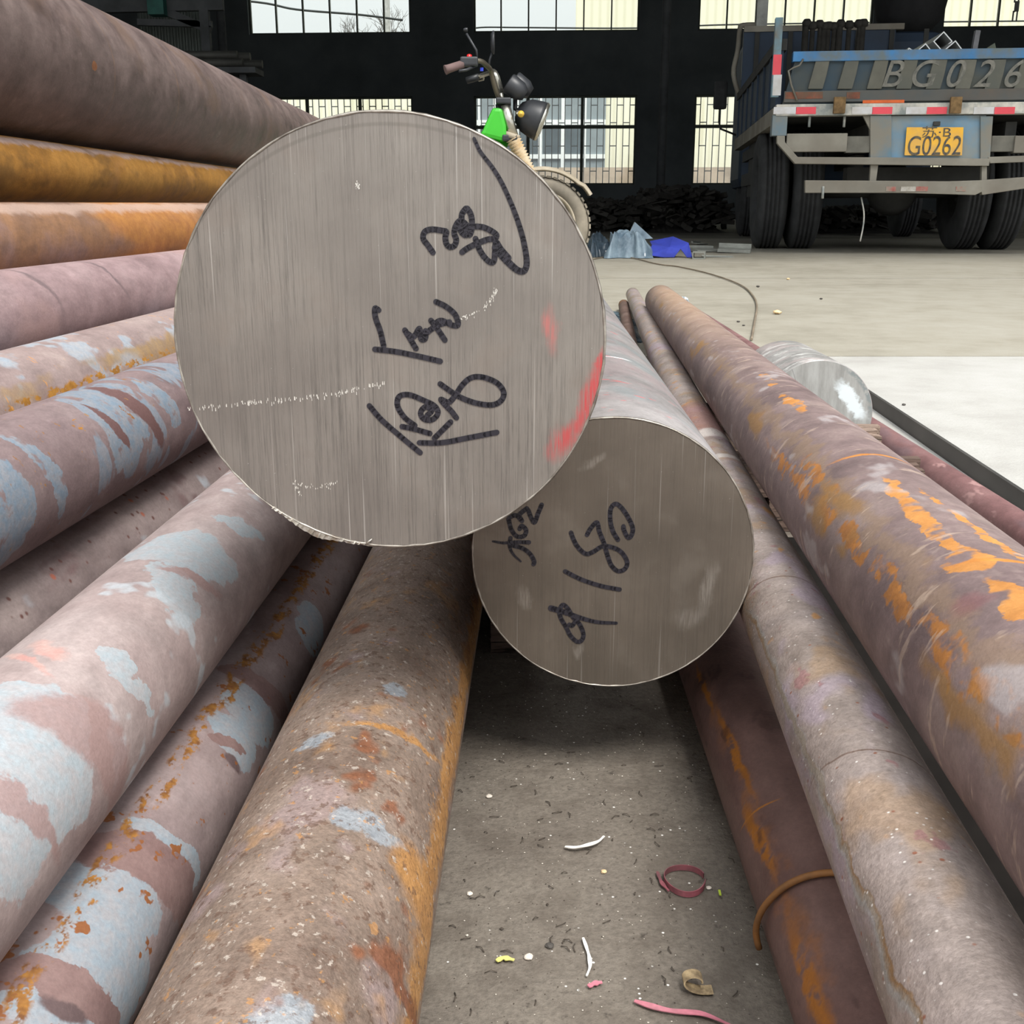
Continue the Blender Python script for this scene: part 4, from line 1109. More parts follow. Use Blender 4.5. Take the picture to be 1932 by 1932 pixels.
# chassis, axle, springs, mudflap wire
for xx in (.75, 1.75): MB().box((xx-.04, .15, .78), (xx+.04, BL+1.9, .98)).build('chassis_rail', dim, truck)
AX = 1.28
XC = XR/2
ax = MB().tube([(.35, AX, .5), (XR-.35, AX, .5)], .07, 12).build('axle', dim, truck)
MB().lathe([(0.001, -.2), (.17, -.14), (.22, 0), (.17, .14), (.001, .2)], 20, 'Y', (XC, AX, .5)).build('differential', dim, ax)
MB().box((.6, .35, .55), (XR-.6, .55, .66)).build('cross_member', dim, truck)
for xx in (.75, 1.75): MB().bar((xx, AX-.55, .72), (xx, AX+.55, .72), .07, .10).build('leaf_spring', dim, truck)
wp = [tk(1627, 372, .0), tk(1632, 400, .0), tk(1631, 425, 0), tk(1625, 456, .0)]
MB().tube([(v.x, .05, v.y) for v in catmull([(u, v, 0) for u, v in wp], 5)], .006, 6).build('hanging_wire', pale, truck)
# twin rear tyres and front wheels with tread grooves
def wheel(xc, yc, width=.27, r=.50):
    h = width/2
    prof = [(.24, -h*.8), (.30, -h*.95), (.42, -h), (r-.03, -h*.86), (r, -h*.66)]
    for g in (-.42, -.14, .14, .42):
        prof += [(r, h*(g-.07)), (r-.012, h*(g-.06)), (r-.012, h*(g+.06)), (r, h*(g+.07))]
    prof += [(r, h*.66), (r-.03, h*.86), (.42, h), (.30, h*.95), (.24, h*.8)]
    w_ = MB().lathe(prof, 48, 'X', (xc, yc, r), True).build('tyre', rubber, truck)
    MB().lathe([(.001, -.06), (.10, -.06), (.12, -.02), (.23, -.02), (.245, -h*.8), (.245, h*.8), (.23, .02), (.12, .02), (.001, .06)], 32, 'X', (xc, yc, r)).build('rim', dim, w_)
x1, _ = tk(1448, 400, AX); x2, _ = tk(1511, 400, AX); x3, _ = tk(1815, 400, AX); x4, _ = tk(1880, 400, AX)
for xx in (x1, x2, x3, x4): wheel(xx, AX, .255)
for xx in (.22, XR-.22): wheel(xx, BL+.9, .25)
# mud flap / box at the left behind the wheels
a, z1 = tk(1392, 310, 2.3); b_, z0 = tk(1436, 350, 2.3)
MB().box((.02, 2.2, .45), (.30, 2.9, .95)).build('side_box', dim, truck)
MB().bar((.03, 1.9, .62), (.03, 3.6, .62), .05, .12).build('side_guard', dim, truck)
MB().bar((.03, 1.9, .86), (.03, 3.6, .86), .05, .10).build('side_guard', dim, truck)

# ------------------------------------------------------------------ load on the bed (things of their own)
def tw(x, y, z): return T0 + TR_*x + TH*y + Vector((0, 0, z))
alu = plain('bright_aluminium', (200, 202, 200), .35, .5, .05)
bzz = bz + .10
for k, (cx, cy, w_, h_, rot, off, lb) in enumerate([
    (1779, 78, 25, 25, .78, .9, 'upper square aluminium tube sticking up on the truck bed'),
    (1800, 94, 23, 23, .72, .6, 'right square aluminium tube lying against the upper one on the truck'),
    (1744, 99, 23, 26, .72, .75, 'left square aluminium tube just above the tailgate rail'),
    (1717, 102, 17, 20, 1.05, 1.0, 'half hidden aluminium tube leaning left of the other square tubes')]):
    x, z = tk(cx, cy, off); s = w_*.5*.0043; th = .008; L = 2.4
    mb = MB(); cr, sr = math.cos(rot), math.sin(rot)
    def R2(a, b_): return (a*cr - b_*sr, a*sr + b_*cr)
    o_ = [(-s, -s), (s, -s), (s, s), (-s, s)]; i_ = [(u*(1-th/s), v*(1-th/s)) for u, v in o_]
    vs = []
    for y in (0, L):
        for q in o_: a, b_ = R2(*q); vs.append((a, y, b_))
        for q in i_: a, b_ = R2(*q); vs.append((a, y, b_))
    fs = []
    for q in range(4):
        n_ = (q+1) % 4
        fs += [(q, n_, n_+8, q+8), (q+4, q+12, n_+12, n_+4), (q, q+4, n_+4, n_), (q+8, n_+8, n_+12, q+12)]
    o = mb.add(vs, fs).build('square_tube', alu, loc=tw(x, off, z), rot=(0, 0, -TPSI)); tag(o, lb, 'metal tube', 'square aluminium tubes on the truck')
# crates carrying the tubes, out of sight below the gate line
x0, _ = tk(1690, 110, .9); x1, zc = tk(1830, 112, .9)
o = MB().box((x0, .55, 0), (x1, 3.0, zc-bzz-.02)).build('load_crate', dim, loc=tw(0, 0, bzz), rot=(0, 0, -TPSI), bevel=.01); tag(o, 'dark crate on the truck bed under the square tubes', 'crate')
x, z = tk(1835, 80, 1.5); o = MB().bar((x-.02, 1.5, 0), (x+.03, 1.5, tk(1838, 58, 1.5)[1]-bzz), .06, .04).build('steel_stake', plain('grey_stake', (122, 122, 124), .6, .2), loc=tw(0, 0, bzz), rot=(0, 0, -TPSI)); tag(o, 'grey flat stake standing on the truck bed right of the square tubes', 'stake')
pts = [tk(1856, 98, 1.2), tk(1863, 90, 1.2), tk(1877, 81, 1.2), tk(1881, 98, 1.2)]
o = MB().prism([(u, v-bzz) for u, v in pts] + [(pts[-1][0], 0), (pts[0][0], 0)], 1.2, 1.26).build('scrap_plate', plain('mossy_plate', (106, 112, 98), .8), loc=tw(0, 0, bzz), rot=(0, 0, -TPSI)); tag(o, 'pointed grey-green scrap plate poking above the tailgate', 'scrap metal')
knob = plain('dark_rod_bundle', (48, 46, 42), .8, .1, .2, 12)
for k, (px, top) in enumerate([(1523, 36), (1534, 41), (1547, 38), (1557, 42), (1564, 41), (1573, 42), (1587, 37), (1603, 39), (1621, 37), (1630, 36)]):
    x, z = tk(px, top, 3.6)
    mb = MB().tube([(0, 0, 0), (.01*((k*7) % 3-1), 0, z-bzz-.06)], .026 + .008*(k % 3 == 0), 8)
    mb.lathe([(.001, z-bzz-.085), (.045, z-bzz-.07), (.05, z-bzz-.03), (.03, z-bzz-.0), (.001, z-bzz)], 10)
    o = mb.build('steel_rod', knob, loc=tw(x, 3.6, bzz), rot=(0, 0, -TPSI))
    tag(o, ['leftmost', 'second from left', 'third from left', 'fourth from left', 'fifth from left', 'fifth from right', 'fourth from right', 'third from right', 'second from right', 'rightmost'][k] + ' dark knob-topped rod in the row at the truck headboard', 'rod', 'rods at the truck headboard')
# dark sack and chain hanging in the bay beyond
q = atY(1716, 20, 15.0)
sk = MB().lathe([(.02, 2.6), (.10, 2.2), (.42, 1.6), (.47, .9), (.46, .45), (.40, .15), (.25, .0), (.001, -.02)], 24).build('hanging_sack', plain('black_sack', (34, 34, 36), .85, 0, .2, 4), loc=(q.x, 15, atY(1716, 62, 15).z)); tag(sk, 'large black bulging sack hanging between the shed windows above the truck', 'sack')
q = atY(1916, 20, 12.5)
ch = MB()
for k in range(12):
    z = atY(1916, 40, 12.5).z + .09*k
    if k % 2: ch.bar((0, -.02, z), (0, -.02, z+.10), .012, .045); ch.bar((0, .02, z), (0, .02, z+.10), .012, .012)
    else: ch.bar((-.02, 0, z), (-.02, 0, z+.10), .012, .012); ch.bar((.02, 0, z), (.02, 0, z+.10), .012, .012)
o = ch.build('hanging_chain', dim, loc=(q.x, 12.5, 0)); tag(o, 'dark chain hanging at the far right above the truck', 'chain')

ALB = 1.1
# ================================================================== cargo trike, front end facing right
KY = 6.25
K0 = atY(1022, 432, KY); K0.z = 0
bike = empty('cargo_tricycle', K0)
tag(bike, 'dusty green motor tricycle with chrome fork standing behind the largest disc', 'tricycle')
def kk(px, py, dy=0.0):
    q = atY(px, py, KY + dy); return Vector((q.x - K0.x, dy, q.z))
chrome = plain('dull_chrome', (188, 186, 176), .25, .9, .06, 20)
blackp = plain('black_plastic', (42, 44, 48), .45, 0, .15, 10)
green = plain('bright_green_panel', (54, 164, 40), .4, 0, .08, 5)
tan_d = plain('tan_dusty_paint', (168, 158, 140), .85, 0, .1, 8, dust=(140, 130, 112))
gait = plain('ochre_gaiter', (170, 138, 92), .85, 0, .12, 14, dust=(190, 176, 150))
tyre_d = plain('dusty_tyre', (132, 124, 110), .9, 0, .12, 10, dust=(104, 98, 88))
hub = kk(1022, 432); r = hub.z if False else .262
hub.z = r
wl2 = MB()
prof = []
for k in range(17):
    a = -PI*.92 + 2*PI*.92*k/16
    prof.append((r - .045 + .045*math.cos(a*.96), .045*math.sin(a*.96)))
ft = MB().lathe([(q[0], q[1]) for q in prof], 56, 'Y', (hub.x, 0, r)).build('front_tyre', tyre_d, bike)
tb = MB()
for k in range(44):
    a = 2*PI*k/44
    for s in (-1, 1):
        c = Vector((hub.x + (r+.0)*math.cos(a), s*.024, r + (r+.0)*math.sin(a))); t_ = Vector((-math.sin(a), 0, math.cos(a)))
        tb.bar(c - t_*.012, c + t_*.012, .024, .010, up=(math.cos(a), 0, math.sin(a)))
tb.build('tread_blocks', tyre_d, ft)['kind'] = 'stuff'
rm = MB().lathe([(.175, -.03), (.185, -.034), (.192, -.02), (.185, 0), (.192, .02), (.185, .034), (.175, .03), (.168, 0)], 48, 'Y', (hub.x, 0, r), True).build('rim', tan_d, bike)
MB().lathe([(.001, -.05), (.045, -.05), (.05, -.02), (.05, .02), (.045, .05), (.001, .05)], 24, 'Y', (hub.x, 0, r)).build('hub', tan_d, rm)
for k in range(18):
    a = 2*PI*k/18; a2 = a + (.35 if k % 2 else -.35)
    MB().tube([(hub.x + .046*math.cos(a), .03*(1 if k % 2 else -1), r + .046*math.sin(a)), (hub.x + .176*math.cos(a2), 0, r + .176*math.sin(a2))], .003, 5).build('spoke', chrome, rm)
# mudguard
mg = MB(); vs = []; fs = []
n = 22
for k in range(n):
    a = math.radians(150 - 118*k/(n-1)); rr = r + .035 + (.01 if k > n-4 else 0)
    for j in range(7):
        b_ = (j-3)/3; rad = rr + .018*(1 - b_*b_)
        vs.append((hub.x + rad*math.cos(a), b_*.06, r + rad*math.sin(a)))
    for j in range(7):
        b_ = (j-3)/3; rad = rr + .018*(1 - b_*b_) - .006
        vs.append((hub.x + rad*math.cos(a), b_*.056, r + rad*math.sin(a)))
for k in range(n-1):
    for j in range(13): fs.append((k*14+j, k*14+j+1, (k+1)*14+j+1, (k+1)*14+j)) if j != 6 else None
    fs.append((k*14, (k+1)*14, (k+1)*14+7, k*14+7)); fs.append((k*14+6, k*14+13, (k+1)*14+13, (k+1)*14+6))
mg.add(vs, fs, True).build('mudguard', tan_d, bike)
# fork, gaiters, clamps
for s in (-1, 1):
    fk = MB().tube([kk(953, 198, s*.075), kk(969, 257, s*.075)], .026, 16).build('fork_tube', chrome, bike)
    g0, g1 = kk(968, 262, s*.075), kk(1000, 330, s*.075)
    pts = []; rs = []
    for k in range(25):
        pts.append(g0.lerp(g1, k/24)); rs.append(.036 + .006*math.cos(k*PI))
    MB().tube(pts, rs, 16).build('fork_gaiter', gait, fk)
    lo = Vector((hub.x, s*.075, r))
    MB().tube([g1, lo], .022, 12).build('fork_leg', tan_d, fk)
MB().tube([kk(965, 262, -.075), kk(968, 252, -.075)], .04, 14).build('gaiter_collar', tan_d, bike)
MB().tube([kk(1022, 432, -.09)*1 , kk(1022, 432, .09)], .012, 8).build('axle', chrome, bike)
for nm, (px, py) in (('upper_clamp', (950, 193)), ('lower_clamp', (962, 262))):
    c = kk(px, py); MB().box((c.x-.04, -.11, c.z-.016), (c.x+.04, .11, c.z+.016)).build(nm, blackp, bike, bevel=.008)
sc_ = MB().tube([kk(945, 196), kk(953, 262)], .03, 14).build('steering_head', blackp, bike)
# green body panel
gp_ = [(930, 205), (948, 206), (956, 240), (957, 268), (946, 268), (905, 258), (912, 246)]
MB().prism([(kk(x, y).x, kk(x, y).z) for x, y in gp_], -.10, .10).build('body_panel', green, bike, bevel=.02)
# handlebar
hbp = [kk(845, 130, -.30), kk(880, 117, -.28), kk(905, 115, -.26), kk(918, 124, -.20), kk(926, 134, -.14), kk(934, 165, -.10), kk(944, 192, -.05), kk(948, 196, 0)]
MB().tube(catmull(hbp, 5), .013, 10).build('handlebar', plain('worn_bar', (110, 104, 92), .4, .7), bike)
hb2 = [kk(885, 150, .34), kk(905, 144, .32), kk(922, 138, .24), kk(932, 135, .14), kk(938, 150, .08), kk(948, 192, .04)]
MB().tube(catmull(hb2, 5), .013, 10).build('handlebar', chrome, bike)
MB().tube([kk(931, 137, -.02), kk(935, 145, -.02), kk(944, 176, -.02)], .021, 12).build('riser', chrome, bike)
gr = plain('brown_rubber_grip', (104, 84, 82), .8)
MB().tube([kk(840, 132, -.31), kk(846, 130, -.305), kk(874, 120.5, -.282)], [.024, .021, .019], 14).build('grip', gr, bike)
MB().tube([kk(881, 152, .345), kk(904, 145, .325)], .019, 14).build('grip', blackp, bike)
c = kk(889, 117, -.27); sw = MB().box((c.x-.055, -.30, c.z-.022), (c.x+.035, -.24, c.z+.024)).build('switch_box', blackp, bike, bevel=.01)
c = kk(885.5, 109, -.27); MB().lathe([(.001, .018), (.012, .014), (.014, 0), (.014, -.012)], 14, 'Z', (c.x, -.27, c.z)).build('button', plain('red_button', (226, 34, 36), .35), sw)
c = kk(909, 131, -.23); MB().box((c.x-.008, -.24, c.z-.008), (c.x+.008, -.22, c.z+.008)).build('button', plain('blue_button', (44, 70, 210), .35), sw)
MB().tube([kk(898, 124, -.27), kk(880, 132, -.31), kk(866, 134, -.33)], .007, 8).build('brake_lever', blackp, bike)
MB().tube([kk(912, 140, .3), kk(912, 150, .33), kk(903, 152, .34)], .007, 8).build('brake_lever', chrome, bike)
# mirrors on stalks
for (pts, mp, dy) in (([(900, 110), (899, 95), (880, 63)], (880, 56), -.28), ([(922, 128), (924, 112), (929, 98)], (931, 80), .20)):
    st = MB().tube([kk(x, y, dy) for x, y in pts], .006, 8).build('mirror_stalk', blackp, bike)
    c = kk(*mp, dy); R_ = .010 if dy < 0 else .06
    MB().lathe([(.001, -.016), (R_*.7, -.014), (R_, -.004), (R_, .004), (R_*.9, .006), (.001, .006)], 20, 'X', (c.x, c.y, c.z)).build('mirror', blackp, st)
# gauge pods and headlamp
for (px, py, dy) in ((975, 168, -.06), (985, 164, .06)):
    c = kk(px, py, dy); d = Vector((-.82, 0, .57)).normalized()
    MB().tube([c - d*.055, c - d*.02, c + d*.05, c + d*.056], [.03, .05, .054, .048], 20).build('gauge_pod', blackp, bike)
MB().tube([kk(972, 180), kk(972, 205), kk(985, 215)], .012, 8).build('gauge_bracket', blackp, bike)
c = kk(1003, 222); d = Vector((.93, 0, -.37)).normalized()
hl = MB().tube([c - d*.085, c - d*.075, c - d*.03, c + d*.03, c + d*.055], [.03, .055, .088, .100, .102], 28).build('headlamp', blackp, bike)
MB().tube([c + d*.052, c + d*.058, c + d*.070], [.103, .104, .096], 28).build('lamp_rim', chrome, hl)
MB().tube([c + d*.058, c + d*.074], [.094, .06], 28).build('lamp_lens', plain('clear_lens', (206, 206, 196), .15, .1), hl)
MB().tube([kk(975, 212, -.08), kk(984, 215, -.10)], .014, 10).build('turn_signal_mount', chrome, hl)
MB().lathe([(.001, -.02), (.016, -.012), (.018, .006), (.001, .012)], 14, 'Y', tuple(kk(983, 215, -.115))).build('turn_signal', plain('amber_lens', (206, 170, 70), .3), hl)
# frame, seat, cargo box and rear wheels: mostly behind the large disc
MB().tube([kk(952, 262), (hub.x-.45, 0, .36), (hub.x-1.0, 0, .34)], .035, 12).build('frame_tube', green, bike)
MB().prism([(hub.x-.95, .62), (hub.x-.45, .60), (hub.x-.42, .68), (hub.x-.95, .70)], -.17, .17).build('seat', blackp, bike, bevel=.03)
MB().box((hub.x-.95, -.16, .30), (hub.x-.5, .16, .60)).build('seat_box', green, bike, bevel=.02)
MB().box((hub.x-.50, -.18, .26), (hub.x-.18, .18, .30)).build('footboard', blackp, bike)
cb = MB(); xa, xb = hub.x-2.2, hub.x-1.0
cb.box((xa, -.5, .42), (xb, .5, .46)).box((xa, -.5, .46), (xa+.03, .5, .74)).box((xb-.03, -.5, .46), (xb, .5, .74)).box((xa, -.5, .46), (xb, -.47, .74)).box((xa, .47, .46), (xb, .5, .74))
cb.build('cargo_box', tan_d, bike)
MB().tube([(xa+.5, -.45, .25), (xa+.5, .45, .25)], .025, 10).build('rear_axle', blackp, bike)
for s in (-1, 1):
    MB().lathe([(q[0]-.012, q[1]*1.1) for q in prof], 40, 'Y', (xa+.5, s*.42, .25)).build('rear_tyre', tyre_d, bike)
    MB().lathe([(.001, -.03), (.17, -.03), (.18, 0), (.17, .03), (.001, .03)], 32, 'Y', (xa+.5, s*.42, .25)).build('rear_rim', tan_d, bike)
MB().bar((xa+.5, -.3, .25), (xa+.5, -.3, .44), .05, .05).build('spring_mount', blackp, bike); MB().bar((xa+.5, .3, .25), (xa+.5, .3, .44), .05, .05).build('spring_mount', blackp, bike)
MB().bar((hub.x-1.05, 0, .34), (xa+.1, 0, .40), .06, .06).build('frame_beam', blackp, bike)

# ================================================================== things lying about
# grey stub with white face beside the thick right bar
stub = axis_at(1545, 748, 1.60, .0805, .02, 0.0, .24)
stub.p0.z = .0815; stub = Bar(stub.p0.x - .02*(1.60-.7), .0815, .02, 0, .0805, 1.60, 1.84)
st_m = steel_mat('pale_turned_stub', [(142, 140, 137), (158, 156, 153), (168, 166, 163)], [dict(col=(176, 164, 162), noise=(12, .52, .62, 2), fac=.7), dict(col=(216, 216, 212), noise=(18, .56, .62, 4), fac=.6, off=4)], rough=.5, metal=.3, spiral=.12, seed=30)
o = link('steel_stub', bar_mesh('steel_stub', stub, n=96, near_open=True), st_m); o.matrix_world = stub.M
tag(o, 'short pale grey sawn bar stub lying beyond the orange-streaked bar', 'steel bar')
sfm = NT('smeared_stub_face'); uv = sfm.coord('UV')
g = sfm.noise(sfm.mapping(uv, rot=(0, 0, .55), scale=(60, 12, 1)), 1.0, 5, .65)
col = sfm.ramp(g, [(.3, lin((126, 126, 123))), (.5, lin((150, 150, 147))), (.7, lin((168, 169, 167)))])
bw = sfm.vmath('LENGTH', sfm.vmath('MULTIPLY', sfm.mapping(sfm.vmath('ADD', uv, sfm.vmath('SCALE', sfm.vmath('SUBTRACT', sfm.noise(uv, 60, 4, .6, color=True), (.5, .5, .5)), scale=.03)), (.047, .022, 0), (0, 0, .65), (.012, .045, 1), 'TEXTURE'), (1, 1, 0)))
col = sfm.mix(sfm.mr(bw, 1, .5, 0, 1, True), col, (*lin((206, 214, 217)), 1))
dr = sfm.vmath('LENGTH', sfm.vmath('MULTIPLY', uv, (1, 1, 0)))
edge = sfm.math('MULTIPLY', sfm.mr(dr, .072, .075), sfm.mr(sfm.vmath('DISTANCE', uv, (.065, .04, 0)), .045, .03))
col = sfm.mix(sfm.math('MULTIPLY', edge, sfm.mr(sfm.noise(uv, 160, 3), .4, .55)), col, (*lin((124, 130, 130)), 1))
crk = sfm.mr(sfm.math('ABSOLUTE', sfm.math('ADD', sfm.sep(sfm.mapping(sfm.vmath('ADD', uv, sfm.vmath('SCALE', sfm.noise(uv, 40, 2, color=True), scale=.006)), rot=(0, 0, -.35)))[0], .012)), .0008, .0002, 0, .6)
col = sfm.mix(crk, col, (.15, .15, .15, 1))
sfm = sfm.out(col, .55, .2, .4)
me = bpy.data.meshes.new('sawn_face'); n = 96
me.from_pydata([((stub.r-.001)*math.sin(2*PI*q/n), (stub.r-.001)*math.cos(2*PI*q/n), -.0003) for q in range(n)], [], [tuple(range(n))])
ul = me.uv_layers.new(name='uv')
for lp in me.loops:
    p_ = me.vertices[lp.vertex_index].co; ul.data[lp.index].uv = (-p_.x, p_.y)
if me.polygons[0].normal.z > 0: me.flip_normals()
f3 = link('sawn_face', me, sfm, o); f3['label'] = 'pale smeared sawn face with a white patch'

# black steel strip on edge
q0 = ground(1652, 773); q1 = ground(1932, 969)
d = (q1 - q0).normalized(); a = q0 - d*.12; b_ = q1 + d*1.1
mb = MB().bar(a + Vector((0, 0, .0135)), b_ + Vector((0, 0, .0135)), .006, .027)
mb.bar(a + Vector((.017, 0, .003)), b_ + Vector((.017, 0, .003)), .034, .006)
o = mb.build('steel_angle', plain('black_steel', (58, 57, 55), .6, .3, .1, 5, dust=(76, 74, 71))); tag(o, 'black steel angle strip on the white concrete at far right', 'steel strip')

# long thin wire on the ground
wpx = [(1118, 489), (1150, 484), (1190, 486), (1240, 498), (1280, 503), (1330, 514), (1375, 528), (1405, 542), (1422, 560), (1428, 578), (1424, 606), (1418, 640)]
pl_ = [ground(x, y, .006) for x, y in wpx]
o = MB().tube(catmull(pl_, 6), .0038, 6).build('loose_wire', plain('brown_wire', (126, 114, 98), .7, .2)); tag(o, 'long curved brown wire lying on the concrete yard', 'wire')

# plastic sheeting and blue tarpaulin by the tricycle wheel
from mathutils import noise as mnoise
def crumple(name, px0, px1, pyb, Y, depth, hts, mat, label, seed, cat='tarpaulin', nx=40, ny=24, fold=7.0):
    a = atY(px0, pyb, Y); b_ = atY(px1, pyb, Y); W = b_.x - a.x; vs = []; fs = []
    for j in range(ny):
        v = j/(ny-1)
        for i in range(nx):
            u = i/(nx-1)
            k = u*(len(hts)-1); i0 = min(int(k), len(hts)-2); h = hts[i0] + (hts[i0+1]-hts[i0])*(k-i0)
            ed = min(1, 5*v)*min(1, 4*(1-v)) * min(1, .08 + 5*u)**.6*min(1, .08 + 4*(1-u))**.6
            P_ = Vector((u*W*fold + seed*3.3, v*depth*fold*.8, seed))
            rid = 1 - abs(mnoise.noise(P_))*1.9 ; r2 = 1 - abs(mnoise.noise(P_*2.3 + Vector((4, 1, 7))))*1.8
            z = h*ed*(.42 + .42*rid + .22*r2)
            wx = .05*mnoise.noise(P_*1.4 + Vector((9, 0, 0))); wy = .04*mnoise.noise(P_*1.4 + Vector((0, 9, 0)))
            vs.append((a.x + W*u + wx*(.3+ed), Y + depth*(v - .08) + wy + .06*mnoise.noise(Vector((u*5 + seed, seed, 0))) - .05*(z/max(h, .01))*(1-v), max(.004, z)))
    for j in range(ny-1):
        for i in range(nx-1): fs.append((j*nx+i, j*nx+i+1, (j+1)*nx+i+1, (j+1)*nx+i))
    me = bpy.data.meshes.new(name); me.from_pydata(vs, [], fs)
    o = link(name, me, mat); tag(o, label, cat)
    md = o.modifiers.new('thick', 'SOLIDIFY'); md.thickness = .003
    return o
plast = plain('grey_blue_plastic', (138, 156, 168), .25, 0, .2, 7, c2=(88, 106, 120), spec=.7)
bluet = plain('blue_tarp', (58, 70, 168), .5, 0, .12, 6)
darkpl = plain('dark_plastic_sheet', (58, 70, 80), .35, 0, .2, 6)
GY = ground(1200, 488).y
crumple('plastic_sheet', 1140, 1234, 488, GY+.03, .35, [.14, .20, .19, .19, .18, .17], plast, 'crumpled grey-blue plastic sheet on the floor right of the tricycle wheel', 1, 'plastic sheet')
crumple('dark_plastic_sheet', 1108, 1160, 484, GY+.20, .5, [.10, .19, .16, .12], darkpl, 'darker crumpled plastic behind the grey-blue sheet next to the tyre', 2, 'plastic sheet')
tp = {k: atY(x, y, GY + dy) for k, (x, y, dy) in dict(A=(1226, 456, .42), B=(1270, 447, .36), C=(1299, 459, .24), D=(1306, 488, .06), E=(1296, 486, .08), F=(1284, 470, .16), G=(1264, 467, .20), H=(1224, 482, .10), I=(1230, 463, .26), K=(1252, 487, .08), Lq=(1272, 487, .10)).items()}
ks = list(tp); vs = [tp[k] for k in ks]; ix = {k: i for i, k in enumerate(ks)}
fs = [tuple(ix[c] for c in f_) for f_ in (('A','B','G','I'), ('B','C','F','G'), ('C','D','E','F'), ('I','G','H'), ('H','G','K'), ('G','F','Lq','K'))]
me = bpy.data.meshes.new('blue_tarpaulin'); me.from_pydata(vs, [], fs)
o = link('blue_tarpaulin', me, bluet); tag(o, 'royal blue tarpaulin lying beside the grey-blue plastic sheet', 'tarpaulin')
md = o.modifiers.new('thick', 'SOLIDIFY'); md.thickness = .004
for v in me.vertices: v.co.z = max(v.co.z, .004)
# a pointed flap of sheet standing up
a, b_, c_, e_ = (atY(x, y, GY+.22) for x, y in ((1186, 442), (1198, 419), (1232, 450), (1195, 452)))
o = MB().add([a, b_, c_, e_, a+Vector((0, .02, 0)), b_+Vector((0, .05, 0)), c_+Vector((0, .02, 0)), e_+Vector((0, .02, 0))], [(0, 1, 3), (1, 2, 3), (4, 7, 5), (5, 7, 6), (0, 4, 5, 1), (1, 5, 6, 2), (2, 6, 7, 3), (3, 7, 4, 0)]).build('sheet_flap', plast); tag(o, 'pointed plastic flap standing up behind the grey-blue sheet', 'plastic sheet')
# metal offcuts
off_m = plain('dull_offcut', (138, 140, 134), .55, .3, .12, 9)
lab = ['nearest flat metal offcut right of the blue tarpaulin', 'small open square tube offcut beside the blue tarpaulin', 'thick grey metal offcut at the right end of the scraps', 'pale bent offcut on top of the scraps by the truck wheel', 'thin offcut lying in front of the scraps']
for k, (px, py, w_, dpt, h_, rz, tz) in enumerate([(1340, 476, .24, .20, .03, .35, .06), (1318, 489, .09, .16, .05, -.2, 0), (1384, 478, .26, .16, .06, -.25, .04), (1328, 462, .16, .10, .02, .9, .09), (1356, 486, .24, .05, .012, .1, 0)]):
    g = ground(px, py)
    if k == 1:
        s, h = w_/2, h_; tk_ = .008
        mb = MB().box((-s, 0, 0), (s, dpt, tk_)).box((-s, 0, h-tk_), (s, dpt, h)).box((-s, 0, tk_), (-s+tk_, dpt, h-tk_)).box((s-tk_, 0, tk_), (s, dpt, h-tk_))
        o = mb.build('metal_offcut', off_m, loc=(g.x, g.y, .001), rot=(0, 0, rz))
    else:
        o = MB().box((-w_/2, 0, 0), (w_/2, dpt, h_*.4)).box((-w_/2, dpt*.8, h_*.4), (w_/2, dpt, h_)).build('metal_offcut', off_m, loc=(g.x, g.y, .001), rot=(.02+tz, .03, rz), bevel=.003)
        if tz: o.location.z = .004
    tag(o, lab[k], 'scrap metal', 'metal offcuts by the tarpaulin')
# heaps of dark scrap in the shade of the shed
def heap(name, px0, px1, Y, depth, hmax, n, seed, label):
    rnd = random.Random(seed); a = atY(px0, 420, Y).x; b_ = atY(px1, 420, Y).x; mb = MB()
    for k in range(n):
        u = rnd.random(); x = a + (b_-a)*u; y = Y + depth*rnd.random()
        hh = hmax*(.35 + .65*math.sin(PI*(.15+.7*u)))*(rnd.random()**.6)
        L = rnd.uniform(.05, .28); w_ = rnd.uniform(.02, .11); h_ = rnd.uniform(.01, .07)
        e = Euler((rnd.uniform(-.5, .5), rnd.uniform(-.5, .5), rnd.uniform(0, 6.3))).to_matrix()
        vs = [e @ Vector((sx*L/2, sy*w_/2, sz*h_/2)) + Vector((x, y, max(.08, hh))) for sx, sy, sz in ((-1,-1,-1),(1,-1,-1),(1,1,-1),(-1,1,-1),(-1,-1,1),(1,-1,1),(1,1,1),(-1,1,1))]
        vs = [Vector((v.x, v.y, max(v.z, .002))) for v in vs]
        mb.add(vs, [(0,3,2,1),(4,5,6,7),(0,1,5,4),(1,2,6,5),(2,3,7,6),(3,0,4,7)])
    m = 18; vs = []; fs = []
    for j in range(9):
        for i in range(m):
            u, v = i/(m-1), j/8
            vs.append((a+(b_-a)*u, Y+depth*v, .001 + hmax*.72*math.sin(PI*u)*math.sin(PI*v)*rnd.uniform(.75, 1)))
    for j in range(8):
        for i in range(m-1): fs.append((j*m+i, j*m+i+1, (j+1)*m+i+1, (j+1)*m+i))
    mb.add(vs, fs)
    o = mb.build(name, plain('dark_scrap', (60, 58, 55), .9, 0, .3, 2.5, spec=.15)); tag(o, label, 'scrap metal', kind='stuff')
heap('scrap_heap', 1090, 1200, 16.0, 3.5, .42, 900, 1, 'dark scrap heap in the shed behind the tricycle wheel')
heap('scrap_heap', 1228, 1385, 15.5, 5.0, .62, 1300, 2, 'tall dark scrap heap in the shed left of the truck')
heap('scrap_heap', 1540, 1800, 15.2, 2.5, .35, 400, 3, 'low dark scrap heap seen under the truck')

